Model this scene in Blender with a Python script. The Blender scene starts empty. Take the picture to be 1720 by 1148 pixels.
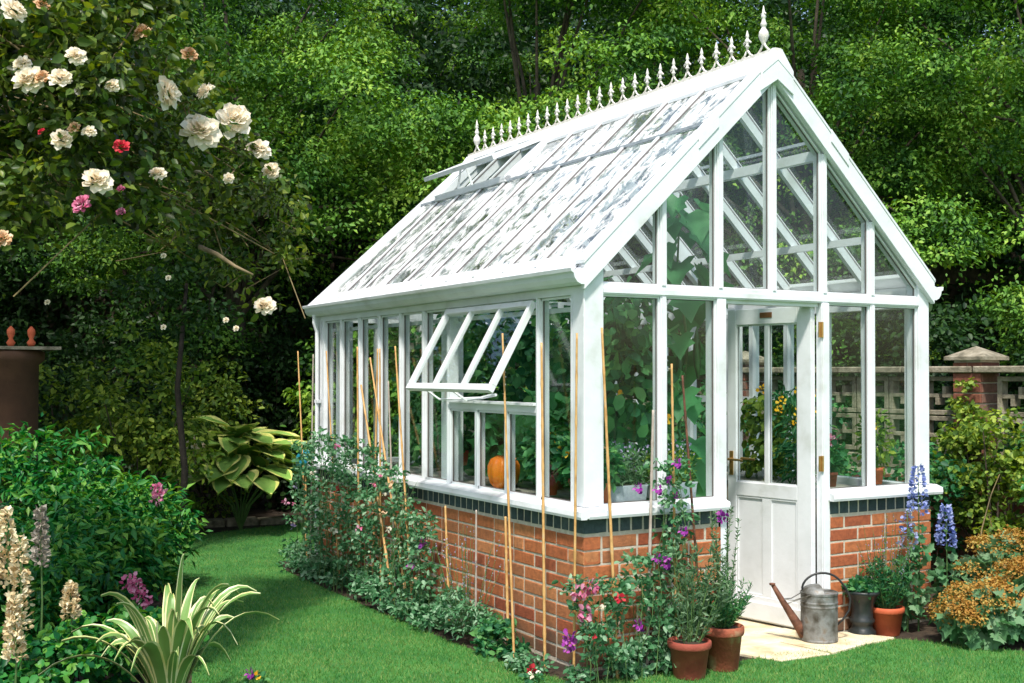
import bpy, math, random
import numpy as np
from mathutils import Vector, Matrix
random.seed(7)
rs = np.random.RandomState(11)
SC = bpy.context.scene
COL = SC.collection

# ------------------------------------------------------------------ camera
CAM = np.array([-3.3149, -5.0374, 1.5240])
YAW, PITCH = 0.521, 0.0115
cd = bpy.data.cameras.new('camera')
co = bpy.data.objects.new('camera', cd); COL.objects.link(co)
co.location = CAM
co.rotation_euler = (math.pi/2 + PITCH, 0, -YAW)
cd.sensor_width = 36; cd.lens = 41.34; cd.shift_y = 0.0190
cd.clip_start = 0.1; cd.clip_end = 500
SC.camera = co
# ------------------------------------------------------------------ world, sun, exposure
w = bpy.data.worlds.new('World'); SC.world = w; w.use_nodes = True
nt = w.node_tree; nt.nodes.clear()
sky = nt.nodes.new('ShaderNodeTexSky'); sky.sky_type = 'NISHITA'; sky.sun_disc = False
SUN_EL = math.radians(59)
SUN_DIR = Vector((0.58, 0.81, 0)).normalized()          # horizontal travel of the light
sky.sun_elevation = SUN_EL
sky.sun_rotation = math.atan2(-SUN_DIR.x, -SUN_DIR.y)
sky.air_density = 1.3; sky.dust_density = 2.0; sky.ozone_density = 1.0
bg = nt.nodes.new('ShaderNodeBackground'); bg.inputs[1].default_value = 0.15
wo = nt.nodes.new('ShaderNodeOutputWorld')
nt.links.new(sky.outputs[0], bg.inputs[0]); nt.links.new(bg.outputs[0], wo.inputs[0])
sl = bpy.data.lights.new('sun', 'SUN'); sl.energy = 3.7; sl.angle = math.radians(5); sl.color = (1, 0.95, 0.86)
so = bpy.data.objects.new('sun', sl); COL.objects.link(so); so.location = (-6, -8, 12)
tr = Vector((SUN_DIR.x*math.cos(SUN_EL), SUN_DIR.y*math.cos(SUN_EL), -math.sin(SUN_EL)))
so.rotation_euler = tr.to_track_quat('-Z', 'Y').to_euler()
SC.view_settings.view_transform = 'Standard'; SC.view_settings.look = 'None'
SC.view_settings.exposure = 0.55; SC.view_settings.gamma = 1
SC.render.engine = 'CYCLES'
SC.cycles.transparent_max_bounces = 40; SC.cycles.max_bounces = 8
SC.cycles.diffuse_bounces = 3; SC.cycles.glossy_bounces = 3; SC.cycles.transmission_bounces = 6

SY, CY = math.sin(YAW), math.cos(YAW)
def ahead(d, r, z=0.0):
    """ground position d metres in front of where the photographer stood, r metres to the right"""
    return np.array([CAM[0] + d*SY + r*CY, CAM[1] + d*CY - r*SY, z])
def spot(px, py, d):
    u = (px-860)/1975.3; v = (606.66-py)/1975.3
    fw = np.array([SY, CY, 0])*math.cos(PITCH) + np.array([0, 0, math.sin(PITCH)])
    up = np.array([0, 0, math.cos(PITCH)]) - np.array([SY, CY, 0])*math.sin(PITCH)
    return CAM + (fw + u*np.array([CY, -SY, 0]) + v*up)*d

# ------------------------------------------------------------------ materials
def new_mat(name):
    m = bpy.data.materials.new(name); m.use_nodes = True
    n = m.node_tree.nodes; b = n['Principled BSDF']
    return m, n, m.node_tree.links, b, n['Material Output']
def ramp(n, stops):
    r = n.new('ShaderNodeValToRGB'); e = r.color_ramp.elements
    while len(e) < len(stops): e.new(0.5)
    for i, (p, c) in enumerate(stops):
        e[i].position = p; e[i].color = (*c, 1)
    return r
def noise(n, l, scale, detail=4, vec=None, rough=0.55):
    t = n.new('ShaderNodeTexNoise'); t.inputs['Scale'].default_value = scale
    t.inputs['Detail'].default_value = detail; t.inputs['Roughness'].default_value = rough
    if vec is None:
        g = n.new('ShaderNodeNewGeometry'); l.new(g.outputs['Position'], t.inputs['Vector'])
    else: l.new(vec, t.inputs['Vector'])
    return t
def mat(name, stops, scale=8, rough=0.6, bump=0.0, bscale=60, metal=0.0, spec=0.4, detail=5):
    m, n, l, b, o = new_mat(name)
    t = noise(n, l, scale, detail); r = ramp(n, stops if len(stops) > 1 else [(0, stops[0][1]), (1, stops[0][1])])
    l.new(t.outputs['Fac'], r.inputs[0]); l.new(r.outputs[0], b.inputs['Base Color'])
    b.inputs['Roughness'].default_value = rough; b.inputs['Metallic'].default_value = metal
    b.inputs['Specular IOR Level'].default_value = spec
    if bump:
        t2 = noise(n, l, bscale, 4); bp = n.new('ShaderNodeBump'); bp.inputs['Strength'].default_value = bump
        bp.inputs['Distance'].default_value = 0.01
        l.new(t2.outputs['Fac'], bp.inputs['Height']); l.new(bp.outputs[0], b.inputs['Normal'])
    return m
def leafmat(name, cols, rough=0.45, trans=0.35, spec=0.35, patch=1.2, var=1.0, pv=0.8):
    """per-leaf random colour (attribute rnd) plus a slow variation over the plant"""
    m, n, l, b, o = new_mat(name)
    a = n.new('ShaderNodeAttribute'); a.attribute_name = 'rnd'
    k = len(cols); r = ramp(n, [(i/(k-1), c) for i, c in enumerate(cols)])
    t = noise(n, l, patch, 2)
    mx = n.new('ShaderNodeMath'); mx.operation = 'MULTIPLY_ADD'; mx.inputs[1].default_value = pv; mx.inputs[2].default_value = -pv/2 + (1-var)/2
    l.new(t.outputs['Fac'], mx.inputs[0])
    ad = n.new('ShaderNodeMath'); ad.operation = 'ADD'; ad.use_clamp = True
    vm = n.new('ShaderNodeMath'); vm.operation = 'MULTIPLY'; vm.inputs[1].default_value = var; l.new(a.outputs['Fac'], vm.inputs[0])
    l.new(vm.outputs[0], ad.inputs[0]); l.new(mx.outputs[0], ad.inputs[1])
    l.new(ad.outputs[0], r.inputs[0]); l.new(r.outputs[0], b.inputs['Base Color'])
    b.inputs['Roughness'].default_value = rough; b.inputs['Specular IOR Level'].default_value = spec
    tl = n.new('ShaderNodeBsdfTranslucent')
    hs = n.new('ShaderNodeHueSaturation'); hs.inputs['Saturation'].default_value = 1.15; hs.inputs['Value'].default_value = 1.3
    hs.inputs['Hue'].default_value = 0.485
    l.new(r.outputs[0], hs.inputs['Color']); l.new(hs.outputs[0], tl.inputs[0])
    ms = n.new('ShaderNodeMixShader'); ms.inputs[0].default_value = trans
    l.new(b.outputs[0], ms.inputs[1]); l.new(tl.outputs[0], ms.inputs[2]); l.new(ms.outputs[0], o.inputs[0])
    return m
def brickmat(name, stops, sc=35):
    m, n, l, b, o = new_mat(name)
    oi = n.new('ShaderNodeObjectInfo'); r = ramp(n, stops); l.new(oi.outputs['Random'], r.inputs[0])
    t = noise(n, l, sc, 6); r2 = ramp(n, [(0.3, (0.62, 0.6, 0.6)), (0.62, (1.08, 1.05, 1.0))]); l.new(t.outputs['Fac'], r2.inputs[0])
    mx = n.new('ShaderNodeMixRGB'); mx.blend_type = 'MULTIPLY'; mx.inputs[0].default_value = 0.9
    l.new(r.outputs[0], mx.inputs[1]); l.new(r2.outputs[0], mx.inputs[2]); l.new(mx.outputs[0], b.inputs['Base Color'])
    b.inputs['Roughness'].default_value = 0.85
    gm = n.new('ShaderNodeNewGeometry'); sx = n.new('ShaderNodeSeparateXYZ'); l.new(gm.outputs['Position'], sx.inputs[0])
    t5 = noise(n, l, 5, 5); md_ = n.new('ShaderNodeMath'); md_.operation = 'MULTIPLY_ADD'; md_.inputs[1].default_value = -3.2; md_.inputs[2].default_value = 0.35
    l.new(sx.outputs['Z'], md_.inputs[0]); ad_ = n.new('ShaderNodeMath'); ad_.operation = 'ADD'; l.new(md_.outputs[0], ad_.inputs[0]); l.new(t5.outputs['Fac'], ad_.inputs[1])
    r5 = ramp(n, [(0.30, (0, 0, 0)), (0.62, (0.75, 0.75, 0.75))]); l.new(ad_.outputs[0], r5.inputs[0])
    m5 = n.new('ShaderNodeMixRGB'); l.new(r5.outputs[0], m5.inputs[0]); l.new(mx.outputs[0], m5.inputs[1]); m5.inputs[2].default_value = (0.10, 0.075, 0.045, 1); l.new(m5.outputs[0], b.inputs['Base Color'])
    bp = n.new('ShaderNodeBump'); bp.inputs['Strength'].default_value = 0.5; bp.inputs['Distance'].default_value = 0.006
    t3 = noise(n, l, 120, 4); l.new(t3.outputs['Fac'], bp.inputs['Height']); l.new(bp.outputs[0], b.inputs['Normal'])
    return m
def glassmat(name, painted_refl=None, base_refl=1.0):
    m, n, l, b, o = new_mat(name); n.remove(b)
    tr_ = n.new('ShaderNodeBsdfTransparent'); tr_.inputs[0].default_value = (0.965, 0.99, 0.98, 1)
    gl = n.new('ShaderNodeBsdfGlossy'); gl.inputs['Roughness'].default_value = 0.015
    lw = n.new('ShaderNodeLayerWeight'); lw.inputs[0].default_value = 0.5
    pw = n.new('ShaderNodeMath'); pw.operation = 'POWER'; pw.inputs[1].default_value = 4.6; l.new(lw.outputs['Facing'], pw.inputs[0])
    fr = n.new('ShaderNodeMath'); fr.operation = 'MULTIPLY_ADD'; fr.inputs[1].default_value = 0.93; fr.inputs[2].default_value = 0.035; l.new(pw.outputs[0], fr.inputs[0])
    t = noise(n, l, 2.5, 2); bp = n.new('ShaderNodeBump'); bp.inputs['Strength'].default_value = 0.03; bp.inputs['Distance'].default_value = 0.05
    l.new(t.outputs['Fac'], bp.inputs['Height']); l.new(bp.outputs[0], gl.inputs['Normal'])
    ms = n.new('ShaderNodeMixShader'); l.new(fr.outputs[0], ms.inputs[0])
    l.new(tr_.outputs[0], ms.inputs[1]); l.new(gl.outputs[0], ms.inputs[2])
    last = ms
    if painted_refl:  # white mottle imitating broken sky and branch reflections, painted into the glass
        lo, hi, a, c = painted_refl
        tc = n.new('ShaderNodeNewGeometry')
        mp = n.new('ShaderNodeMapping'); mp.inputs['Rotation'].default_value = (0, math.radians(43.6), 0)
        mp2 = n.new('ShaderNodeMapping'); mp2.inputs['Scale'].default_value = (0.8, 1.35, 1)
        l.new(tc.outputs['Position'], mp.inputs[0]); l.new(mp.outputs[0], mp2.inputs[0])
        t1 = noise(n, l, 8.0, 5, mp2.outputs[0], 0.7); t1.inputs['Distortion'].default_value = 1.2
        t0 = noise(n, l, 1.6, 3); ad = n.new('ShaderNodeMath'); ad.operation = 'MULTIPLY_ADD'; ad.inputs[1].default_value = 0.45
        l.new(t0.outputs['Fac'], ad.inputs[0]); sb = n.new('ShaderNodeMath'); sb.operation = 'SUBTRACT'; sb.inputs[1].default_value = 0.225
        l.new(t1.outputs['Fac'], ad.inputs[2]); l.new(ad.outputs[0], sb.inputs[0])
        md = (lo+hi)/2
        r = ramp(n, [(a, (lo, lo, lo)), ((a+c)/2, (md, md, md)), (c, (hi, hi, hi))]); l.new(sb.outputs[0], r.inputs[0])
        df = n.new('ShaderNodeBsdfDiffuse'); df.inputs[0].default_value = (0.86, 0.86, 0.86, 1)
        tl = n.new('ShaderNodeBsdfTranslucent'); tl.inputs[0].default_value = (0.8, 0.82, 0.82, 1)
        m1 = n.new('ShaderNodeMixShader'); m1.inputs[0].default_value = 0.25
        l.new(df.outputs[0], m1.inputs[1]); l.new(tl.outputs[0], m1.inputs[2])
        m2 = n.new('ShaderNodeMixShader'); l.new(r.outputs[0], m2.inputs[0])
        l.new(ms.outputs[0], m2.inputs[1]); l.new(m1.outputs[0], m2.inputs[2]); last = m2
    l.new(last.outputs[0], o.inputs[0])
    return m

M = {}
M['white'] = mat('white_paint', [(0.28, (0.56, 0.58, 0.56)), (0.42, (0.70, 0.72, 0.74)), (0.6, (0.77, 0.79, 0.82))], 4, 0.38, 0.12, 30, detail=9)
M['iron'] = mat('white_iron_paint', [(0.3, (0.62, 0.58, 0.52)), (0.6, (0.80, 0.76, 0.70))], 30, 0.5, 0.2, 200)
M['roofseal'] = mat('roof_seal', [(0, (0.13, 0.12, 0.12)), (1, (0.20, 0.18, 0.18))], 8, 0.7)
M['gasket'] = mat('glazing_seal', [(0, (0.09, 0.08, 0.075)), (1, (0.15, 0.13, 0.12))], 8, 0.7)
M['glass'] = glassmat('window_glass')
M['roofglass'] = glassmat('painted_reflection_roof_glass', (0.04, 0.74, 0.455, 0.535))  # left slope: sky reflections painted on as white patches
M['clearroof'] = glassmat('clear_roof_glass')
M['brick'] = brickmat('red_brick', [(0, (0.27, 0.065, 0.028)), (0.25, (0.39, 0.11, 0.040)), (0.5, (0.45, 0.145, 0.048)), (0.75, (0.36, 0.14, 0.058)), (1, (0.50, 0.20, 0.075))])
M['bluebrick'] = brickmat('blue_brick', [(0, (0.030, 0.050, 0.055)), (0.5, (0.045, 0.075, 0.080)), (1, (0.06, 0.09, 0.095))])
M['oldbrick'] = brickmat('old_brick', [(0, (0.15, 0.05, 0.035)), (0.5, (0.24, 0.085, 0.05)), (1, (0.20, 0.12, 0.09))])
M['mortar'] = mat('lime_mortar', [(0.3, (0.46, 0.40, 0.31)), (0.7, (0.62, 0.56, 0.46))], 30, 0.9, 0.4, 150)
M['stone'] = mat('weathered_stone', [(0.3, (0.10, 0.09, 0.06)), (0.5, (0.24, 0.21, 0.15)), (0.7, (0.36, 0.32, 0.24))], 14, 0.9, 0.5, 60)
M['slab'] = mat('yellow_paving_stone', [(0.3, (0.50, 0.38, 0.22)), (0.5, (0.66, 0.56, 0.38)), (0.7, (0.72, 0.66, 0.52))], 7, 0.85, 0.4, 50)
M['terracotta'] = mat('terracotta', [(0.3, (0.24, 0.045, 0.030)), (0.55, (0.32, 0.075, 0.045)), (0.72, (0.42, 0.16, 0.10))], 9, 0.8, 0.25, 60)
M['oldpot'] = mat('lime_stained_terracotta', [(0.38, (0.28, 0.065, 0.035)), (0.52, (0.34, 0.10, 0.05)), (0.64, (0.46, 0.34, 0.20))], 6, 0.85, 0.35, 60)
M['redpot'] = mat('bright_terracotta', [(0.3, (0.46, 0.085, 0.03)), (0.7, (0.56, 0.13, 0.055))], 9, 0.7, 0.15, 60)
M['black'] = mat('black_glaze', [(0.3, (0.012, 0.016, 0.016)), (0.7, (0.03, 0.035, 0.034))], 12, 0.35, 0.1, 60)
M['brass'] = mat('brass', [(0.3, (0.50, 0.28, 0.09)), (0.7, (0.65, 0.40, 0.14))], 40, 0.35, 0, metal=0.8)
M['plate'] = mat('copper_plate', [(0.3, (0.28, 0.12, 0.05)), (0.7, (0.36, 0.17, 0.08))], 40, 0.4, 0, metal=0.5)
M['galv'] = mat('galvanised_steel', [(0.3, (0.07, 0.06, 0.045)), (0.45, (0.17, 0.165, 0.15)), (0.58, (0.26, 0.265, 0.26)), (0.7, (0.20, 0.15, 0.10))], 14, 0.6, 0.2, 60, metal=0.45, detail=8)
M['rust'] = mat('rusted_steel', [(0.3, (0.07, 0.035, 0.025)), (0.6, (0.20, 0.085, 0.05)), (0.75, (0.28, 0.16, 0.11))], 25, 0.7, 0.3, 90, metal=0.3)
M['darkmetal'] = mat('dark_wire', [(0, (0.03, 0.03, 0.03)), (1, (0.06, 0.06, 0.06))], 20, 0.5, metal=0.6)
M['lead'] = mat('grey_trough', [(0.3, (0.26, 0.30, 0.34)), (0.7, (0.40, 0.44, 0.48))], 20, 0.7, 0.2, 80)
M['soil'] = mat('soil', [(0.3, (0.018, 0.012, 0.008)), (0.6, (0.05, 0.033, 0.02)), (0.8, (0.08, 0.055, 0.035))], 12, 0.95, 0.9, 30)
M['bark'] = mat('bark', [(0.3, (0.03, 0.024, 0.016)), (0.7, (0.11, 0.085, 0.06))], 10, 0.9, 0.8, 40)
M['darkbark'] = mat('dark_bark', [(0.3, (0.012, 0.010, 0.007)), (0.7, (0.035, 0.028, 0.02))], 10, 0.9, 0.8, 40)
M['cane'] = mat('bamboo_cane', [(0.3, (0.42, 0.22, 0.07)), (0.55, (0.60, 0.35, 0.13)), (0.75, (0.52, 0.36, 0.2))], 18, 0.5, 0.1, 80)
M['greycane'] = mat('weathered_cane', [(0.3, (0.30, 0.24, 0.2)), (0.7, (0.46, 0.40, 0.35))], 18, 0.6, 0.1, 80)
M['stem'] = mat('green_stem', [(0.3, (0.05, 0.12, 0.03)), (0.7, (0.12, 0.20, 0.06))], 10, 0.6)
M['rosecane'] = mat('rose_cane', [(0.3, (0.10, 0.075, 0.03)), (0.7, (0.26, 0.19, 0.08))], 8, 0.6)
M['pumpkin'] = mat('pumpkin_skin', [(0.3, (0.80, 0.17, 0.01)), (0.7, (0.90, 0.24, 0.015))], 12, 0.4, 0.05, 60)
M['wood'] = mat('old_staging_wood', [(0.3, (0.28, 0.26, 0.22)), (0.7, (0.42, 0.40, 0.36))], 6, 0.8, 0.2, 60)
M['lawn'] = mat('lawn_turf', [(0.3, (0.03, 0.13, 0.028)), (0.55, (0.05, 0.19, 0.036)), (0.75, (0.10, 0.23, 0.05))], 3.5, 0.9, 0.8, 90, detail=8)
M['grass'] = leafmat('grass_blades', [(0.035, 0.18, 0.035), (0.07, 0.24, 0.045), (0.13, 0.29, 0.06), (0.27, 0.35, 0.11)], 0.6, 0.3, 0.2, patch=2.2)
M['treeleaf'] = leafmat('tree_leaf', [(0.016, 0.060, 0.016), (0.060, 0.165, 0.024), (0.14, 0.30, 0.038), (0.29, 0.44, 0.065)], 0.5, 0.18, 0.2, patch=1.3, var=.5, pv=2.3)
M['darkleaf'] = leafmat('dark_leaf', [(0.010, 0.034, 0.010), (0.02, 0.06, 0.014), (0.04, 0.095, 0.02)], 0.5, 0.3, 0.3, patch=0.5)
M['roseleaf'] = leafmat('rose_leaf', [(0.035, 0.045, 0.010), (0.045, 0.085, 0.014), (0.08, 0.15, 0.022), (0.20, 0.25, 0.035)], 0.4, 0.35, 0.35)
M['hedgeleaf'] = leafmat('peony_leaf', [(0.008, 0.09, 0.026), (0.022, 0.175, 0.038), (0.07, 0.27, 0.045), (0.20, 0.40, 0.06)], 0.4, 0.3, 0.3)
M['pealeaf'] = leafmat('sweet_pea_leaf', [(0.035, 0.13, 0.05), (0.07, 0.21, 0.09), (0.14, 0.31, 0.15), (0.30, 0.46, 0.30)], 0.6, 0.3, 0.2, patch=3)
M['shrubleaf'] = leafmat('shrub_leaf', [(0.05, 0.11, 0.02), (0.10, 0.19, 0.03), (0.20, 0.31, 0.045), (0.36, 0.45, 0.07)], 0.5, 0.35, 0.25)
M['vineleaf'] = leafmat('vine_leaf', [(0.018, 0.10, 0.045), (0.035, 0.16, 0.065), (0.07, 0.25, 0.09), (0.15, 0.36, 0.11)], 0.5, 0.4, 0.25, patch=2)
M['bigleaf'] = leafmat('cucumber_leaf', [(0.05, 0.21, 0.08), (0.09, 0.31, 0.12), (0.15, 0.40, 0.16)], 0.5, 0.4, 0.3, patch=3)
M['greyleaf'] = leafmat('lavender_leaf', [(0.06, 0.13, 0.06), (0.12, 0.22, 0.11), (0.22, 0.32, 0.19)], 0.65, 0.25, 0.15, patch=3)
M['alchleaf'] = leafmat('lobed_leaf', [(0.05, 0.16, 0.06), (0.10, 0.24, 0.10), (0.22, 0.36, 0.20)], 0.55, 0.3, 0.25, patch=3)
M['orangebract'] = leafmat('orange_bract', [(0.28, 0.14, 0.03), (0.44, 0.23, 0.045), (0.46, 0.36, 0.10)], 0.6, 0.3, 0.2, patch=3)
M['whitepetal'] = leafmat('white_petal', [(0.80, 0.70, 0.52), (0.87, 0.81, 0.68), (0.90, 0.86, 0.76)], 0.6, 0.4, 0.2, patch=3)
M['peachpetal'] = leafmat('peach_petal', [(0.62, 0.36, 0.18), (0.72, 0.50, 0.30), (0.75, 0.6, 0.42)], 0.6, 0.25, 0.2, patch=3)
M['pinkpetal'] = leafmat('pink_petal', [(0.55, 0.10, 0.22), (0.70, 0.24, 0.38), (0.75, 0.45, 0.55)], 0.6, 0.25, 0.2, patch=3)
M['redpetal'] = leafmat('red_petal', [(0.45, 0.01, 0.03), (0.55, 0.03, 0.05), (0.6, 0.08, 0.08)], 0.6, 0.25, 0.2, patch=3)
M['purplepetal'] = leafmat('purple_petal', [(0.16, 0.02, 0.20), (0.32, 0.04, 0.32), (0.48, 0.12, 0.44)], 0.6, 0.25, 0.2, patch=3)
M['bluepetal'] = leafmat('blue_petal', [(0.12, 0.16, 0.42), (0.24, 0.29, 0.58), (0.46, 0.50, 0.72)], 0.6, 0.25, 0.2, patch=5)
M['mauvepetal'] = leafmat('mauve_petal', [(0.22, 0.18, 0.36), (0.34, 0.28, 0.48), (0.48, 0.42, 0.58)], 0.6, 0.25, 0.2, patch=5)
M['yellowpetal'] = leafmat('yellow_petal', [(0.75, 0.32, 0.01), (0.82, 0.48, 0.02), (0.85, 0.62, 0.10)], 0.6, 0.25, 0.2, patch=5)
M['creampetal'] = leafmat('cream_bract', [(0.42, 0.30, 0.15), (0.72, 0.60, 0.36), (0.85, 0.80, 0.60)], 0.6, 0.25, 0.2, patch=5)
M['creamstripe'] = mat('cream_leaf_margin', [(0.3, (0.52, 0.50, 0.14)), (0.5, (0.66, 0.64, 0.30)), (0.7, (0.74, 0.76, 0.52))], 8, 0.45)
M['greenstripe'] = mat('phormium_green', [(0.3, (0.10, 0.20, 0.04)), (0.7, (0.17, 0.30, 0.08))], 5, 0.45)
M['hostagreen'] = mat('hosta_green', [(0.3, (0.16, 0.32, 0.06)), (0.7, (0.28, 0.46, 0.10))], 6, 0.4, 0.2, 30)
M['hostamargin'] = mat('hosta_yellow_margin', [(0.3, (0.56, 0.58, 0.12)), (0.7, (0.75, 0.74, 0.26))], 8, 0.45)

# ------------------------------------------------------------------ object helpers
def link(name, data, parent=None, loc=None, rot=None, label=None, cat=None, group=None, kind=None):
    o = bpy.data.objects.new(name, data); COL.objects.link(o)
    if parent is not None: o.parent = parent
    if loc is not None: o.location = loc
    if rot is not None: o.rotation_euler = rot
    if label: o['label'] = label
    if cat: o['category'] = cat
    if group: o['group'] = group
    if kind: o['kind'] = kind
    return o
def thing(name, label, cat, loc=(0, 0, 0), rotz=0, group=None):
    return link(name, None, None, loc, (0, 0, rotz), label, cat, group)

class MB:
    def __init__(s): s.v = []; s.f = []; s.mi = []; s.cur = 0
    def add(s, vs, fs):
        k = len(s.v); s.v += [tuple(map(float, p)) for p in vs]
        s.f += [tuple(i+k for i in f) for f in fs]; s.mi += [s.cur]*len(fs)
    def box(s, a, b):
        x0, y0, z0 = a; x1, y1, z1 = b
        s.add([(x0,y0,z0),(x1,y0,z0),(x1,y1,z0),(x0,y1,z0),(x0,y0,z1),(x1,y0,z1),(x1,y1,z1),(x0,y1,z1)],
              [(0,3,2,1),(4,5,6,7),(0,1,5,4),(1,2,6,5),(2,3,7,6),(3,0,4,7)])
        return s
    def beam(s, p0, p1, w, h, up=(0,0,1)):
        p0 = Vector(p0); p1 = Vector(p1); d = (p1-p0).normalized()
        sd = d.cross(Vector(up)).normalized(); u = sd.cross(d).normalized()
        q = []
        for p in (p0, p1):
            for a, b in ((-1,-1),(1,-1),(1,1),(-1,1)): q.append(p + sd*a*w/2 + u*b*h/2)
        s.add(q, [(0,3,2,1),(4,5,6,7),(0,1,5,4),(1,2,6,5),(2,3,7,6),(3,0,4,7)])
        return s
    def tube(s, pts, rad, n=6, cap=True):
        pts = [Vector(p) for p in pts]
        if not hasattr(rad, '__len__'): rad = [rad]*len(pts)
        vs = []; fs = []
        prev = None
        for i, p in enumerate(pts):
            t = (pts[min(i+1, len(pts)-1)] - pts[max(i-1, 0)]).normalized()
            if prev is None:
                a = Vector((0,0,1)) if abs(t.z) < 0.9 else Vector((1,0,0))
                prev = t.cross(a).normalized()
            u = (prev - t*prev.dot(t)).normalized(); v = t.cross(u); prev = u
            for k in range(n):
                an = 2*math.pi*k/n
                vs.append(p + (u*math.cos(an) + v*math.sin(an))*rad[i])
        for i in range(len(pts)-1):
            for k in range(n):
                k2 = (k+1) % n
                fs.append((i*n+k, i*n+k2, (i+1)*n+k2, (i+1)*n+k))
        if cap:
            fs.append(tuple(range(n-1, -1, -1))); fs.append(tuple(range((len(pts)-1)*n, len(pts)*n)))
        s.add(vs, fs); return s
    def lathe(s, prof, n=20, c=(0,0,0), ribs=None):
        vs = []; fs = []
        for r, z in prof:
            for k in range(n):
                an = 2*math.pi*k/n; rr = r
                if ribs: rr = r*(1 - ribs[1]*abs(math.sin(an*ribs[0]/2))**0.5*0 - ribs[1]*(1-abs(math.sin(an*ribs[0]/2)))**2)
                vs.append((c[0]+rr*math.cos(an), c[1]+rr*math.sin(an), c[2]+z))
        for i in range(len(prof)-1):
            for k in range(n):
                k2 = (k+1) % n
                fs.append((i*n+k, i*n+k2, (i+1)*n+k2, (i+1)*n+k))
        fs.append(tuple(range(n-1, -1, -1))); fs.append(tuple(range((len(prof)-1)*n, len(prof)*n)))
        s.add(vs, fs); return s
    def prism(s, poly, axis, a, b):
        """poly: 2D points in the two other axes (in xyz order), extruded along axis from a to b"""
        n = len(poly); vs = []
        for t in (a, b):
            for p, q in poly:
                vs.append({0: (t, p, q), 1: (p, t, q), 2: (p, q, t)}[axis])
        fs = [tuple(range(n-1, -1, -1)), tuple(range(n, 2*n))]
        for i in range(n): fs.append((i, (i+1) % n, n+(i+1) % n, n+i))
        s.add(vs, fs); return s
    def mesh(s, name, mats, smooth=False, bevel=0):
        me = bpy.data.meshes.new(name); me.from_pydata(s.v, [], s.f)
        for m in (mats if isinstance(mats, (list, tuple)) else [mats]): me.materials.append(m)
        me.polygons.foreach_set('material_index', s.mi)
        if bevel:
            import bmesh
            bm = bmesh.new(); bm.from_mesh(me)
            es = [e for e in bm.edges if len(e.link_faces) == 2 and e.calc_face_angle(0) > 0.6]
            bmesh.ops.bevel(bm, geom=es, offset=bevel, segments=1, affect='EDGES', clamp_overlap=True)
            bmesh.ops.recalc_face_normals(bm, faces=bm.faces)
            bm.to_mesh(me); bm.free()
        else:
            import bmesh
            bm = bmesh.new(); bm.from_mesh(me); bmesh.ops.recalc_face_normals(bm, faces=bm.faces); bm.to_mesh(me); bm.free()
        if smooth: me.polygons.foreach_set('use_smooth', [True]*len(me.polygons))
        return me
    def obj(s, name, mats, parent=None, smooth=False, bevel=0, **k):
        return link(name, s.mesh(name, mats, smooth, bevel), parent, **k)

# leaf templates: x across, y along, z normal ; all triangles
T_SIMPLE = (np.array([(0,0,0),(-.5,.42,.10),(0,1,-.12),(.5,.42,.10)], float), [(0,1,2),(0,2,3)])
T_OVAL = (np.array([(0,0,0),(-.42,.25,.08),(-.42,.68,.05),(0,1,-.12),(.42,.68,.05),(.42,.25,.08),(0,.5,-.02)], float),
          [(6,0,1),(6,1,2),(6,2,3),(6,3,4),(6,4,5),(6,5,0)])
_lob = [(0,0),(-.25,-.12),(-.52,.08),(-.38,.30),(-.56,.55),(-.28,.62),(0,1.0),(.28,.62),(.56,.55),(.38,.30),(.52,.08),(.25,-.12)]
T_LOBED = (np.array([(x, y, .34*abs(x) - .22*y*y) for x, y in _lob] + [(0,.38,-.06)], float), [(12, (i+1) % 12, i) for i in range(12)])
T_BLADE = (np.array([(-.5,0,0),(.5,0,0),(0,1,-.25)], float), [(0,1,2)])
def nrm(a): return a/np.maximum(np.linalg.norm(a, axis=1, keepdims=True), 1e-9)
def leafmesh(name, tmpl, P, Dv, N, L, W, m, rnd=None):
    P = np.asarray(P, float); n = len(P)
    L = np.broadcast_to(np.asarray(L, float), (n,)); W = np.broadcast_to(np.asarray(W, float), (n,))
    Y = nrm(np.asarray(Dv, float)); N = np.asarray(N, float)
    N = nrm(N - Y*np.sum(N*Y, axis=1, keepdims=True) + 1e-6); X = np.cross(Y, N)
    tv, tf = tmpl; k = len(tv); tf = np.array(tf)
    V = (P[:,None,:] + X[:,None,:]*(tv[None,:,0]*W[:,None])[...,None] + Y[:,None,:]*(tv[None,:,1]*L[:,None])[...,None]
         + N[:,None,:]*(tv[None,:,2]*L[:,None])[...,None]).reshape(-1, 3)
    F = (tf[None] + (np.arange(n)*k)[:,None,None]).reshape(-1)
    nf = len(F)//3
    me = bpy.data.meshes.new(name)
    me.vertices.add(len(V)); me.vertices.foreach_set('co', V.ravel())
    me.loops.add(len(F)); me.loops.foreach_set('vertex_index', F.astype(np.int32))
    me.polygons.add(nf); me.polygons.foreach_set('loop_start', np.arange(nf, dtype=np.int32)*3)
    if rnd is None: rnd = rs.rand(n)
    at = me.attributes.new('rnd', 'FLOAT', 'POINT'); at.data.foreach_set('value', np.repeat(rnd, k).astype(np.float32))
    me.materials.append(m); me.update(calc_edges=True)
    return me
def rdir(n): return nrm(rs.randn(n, 3))
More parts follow.
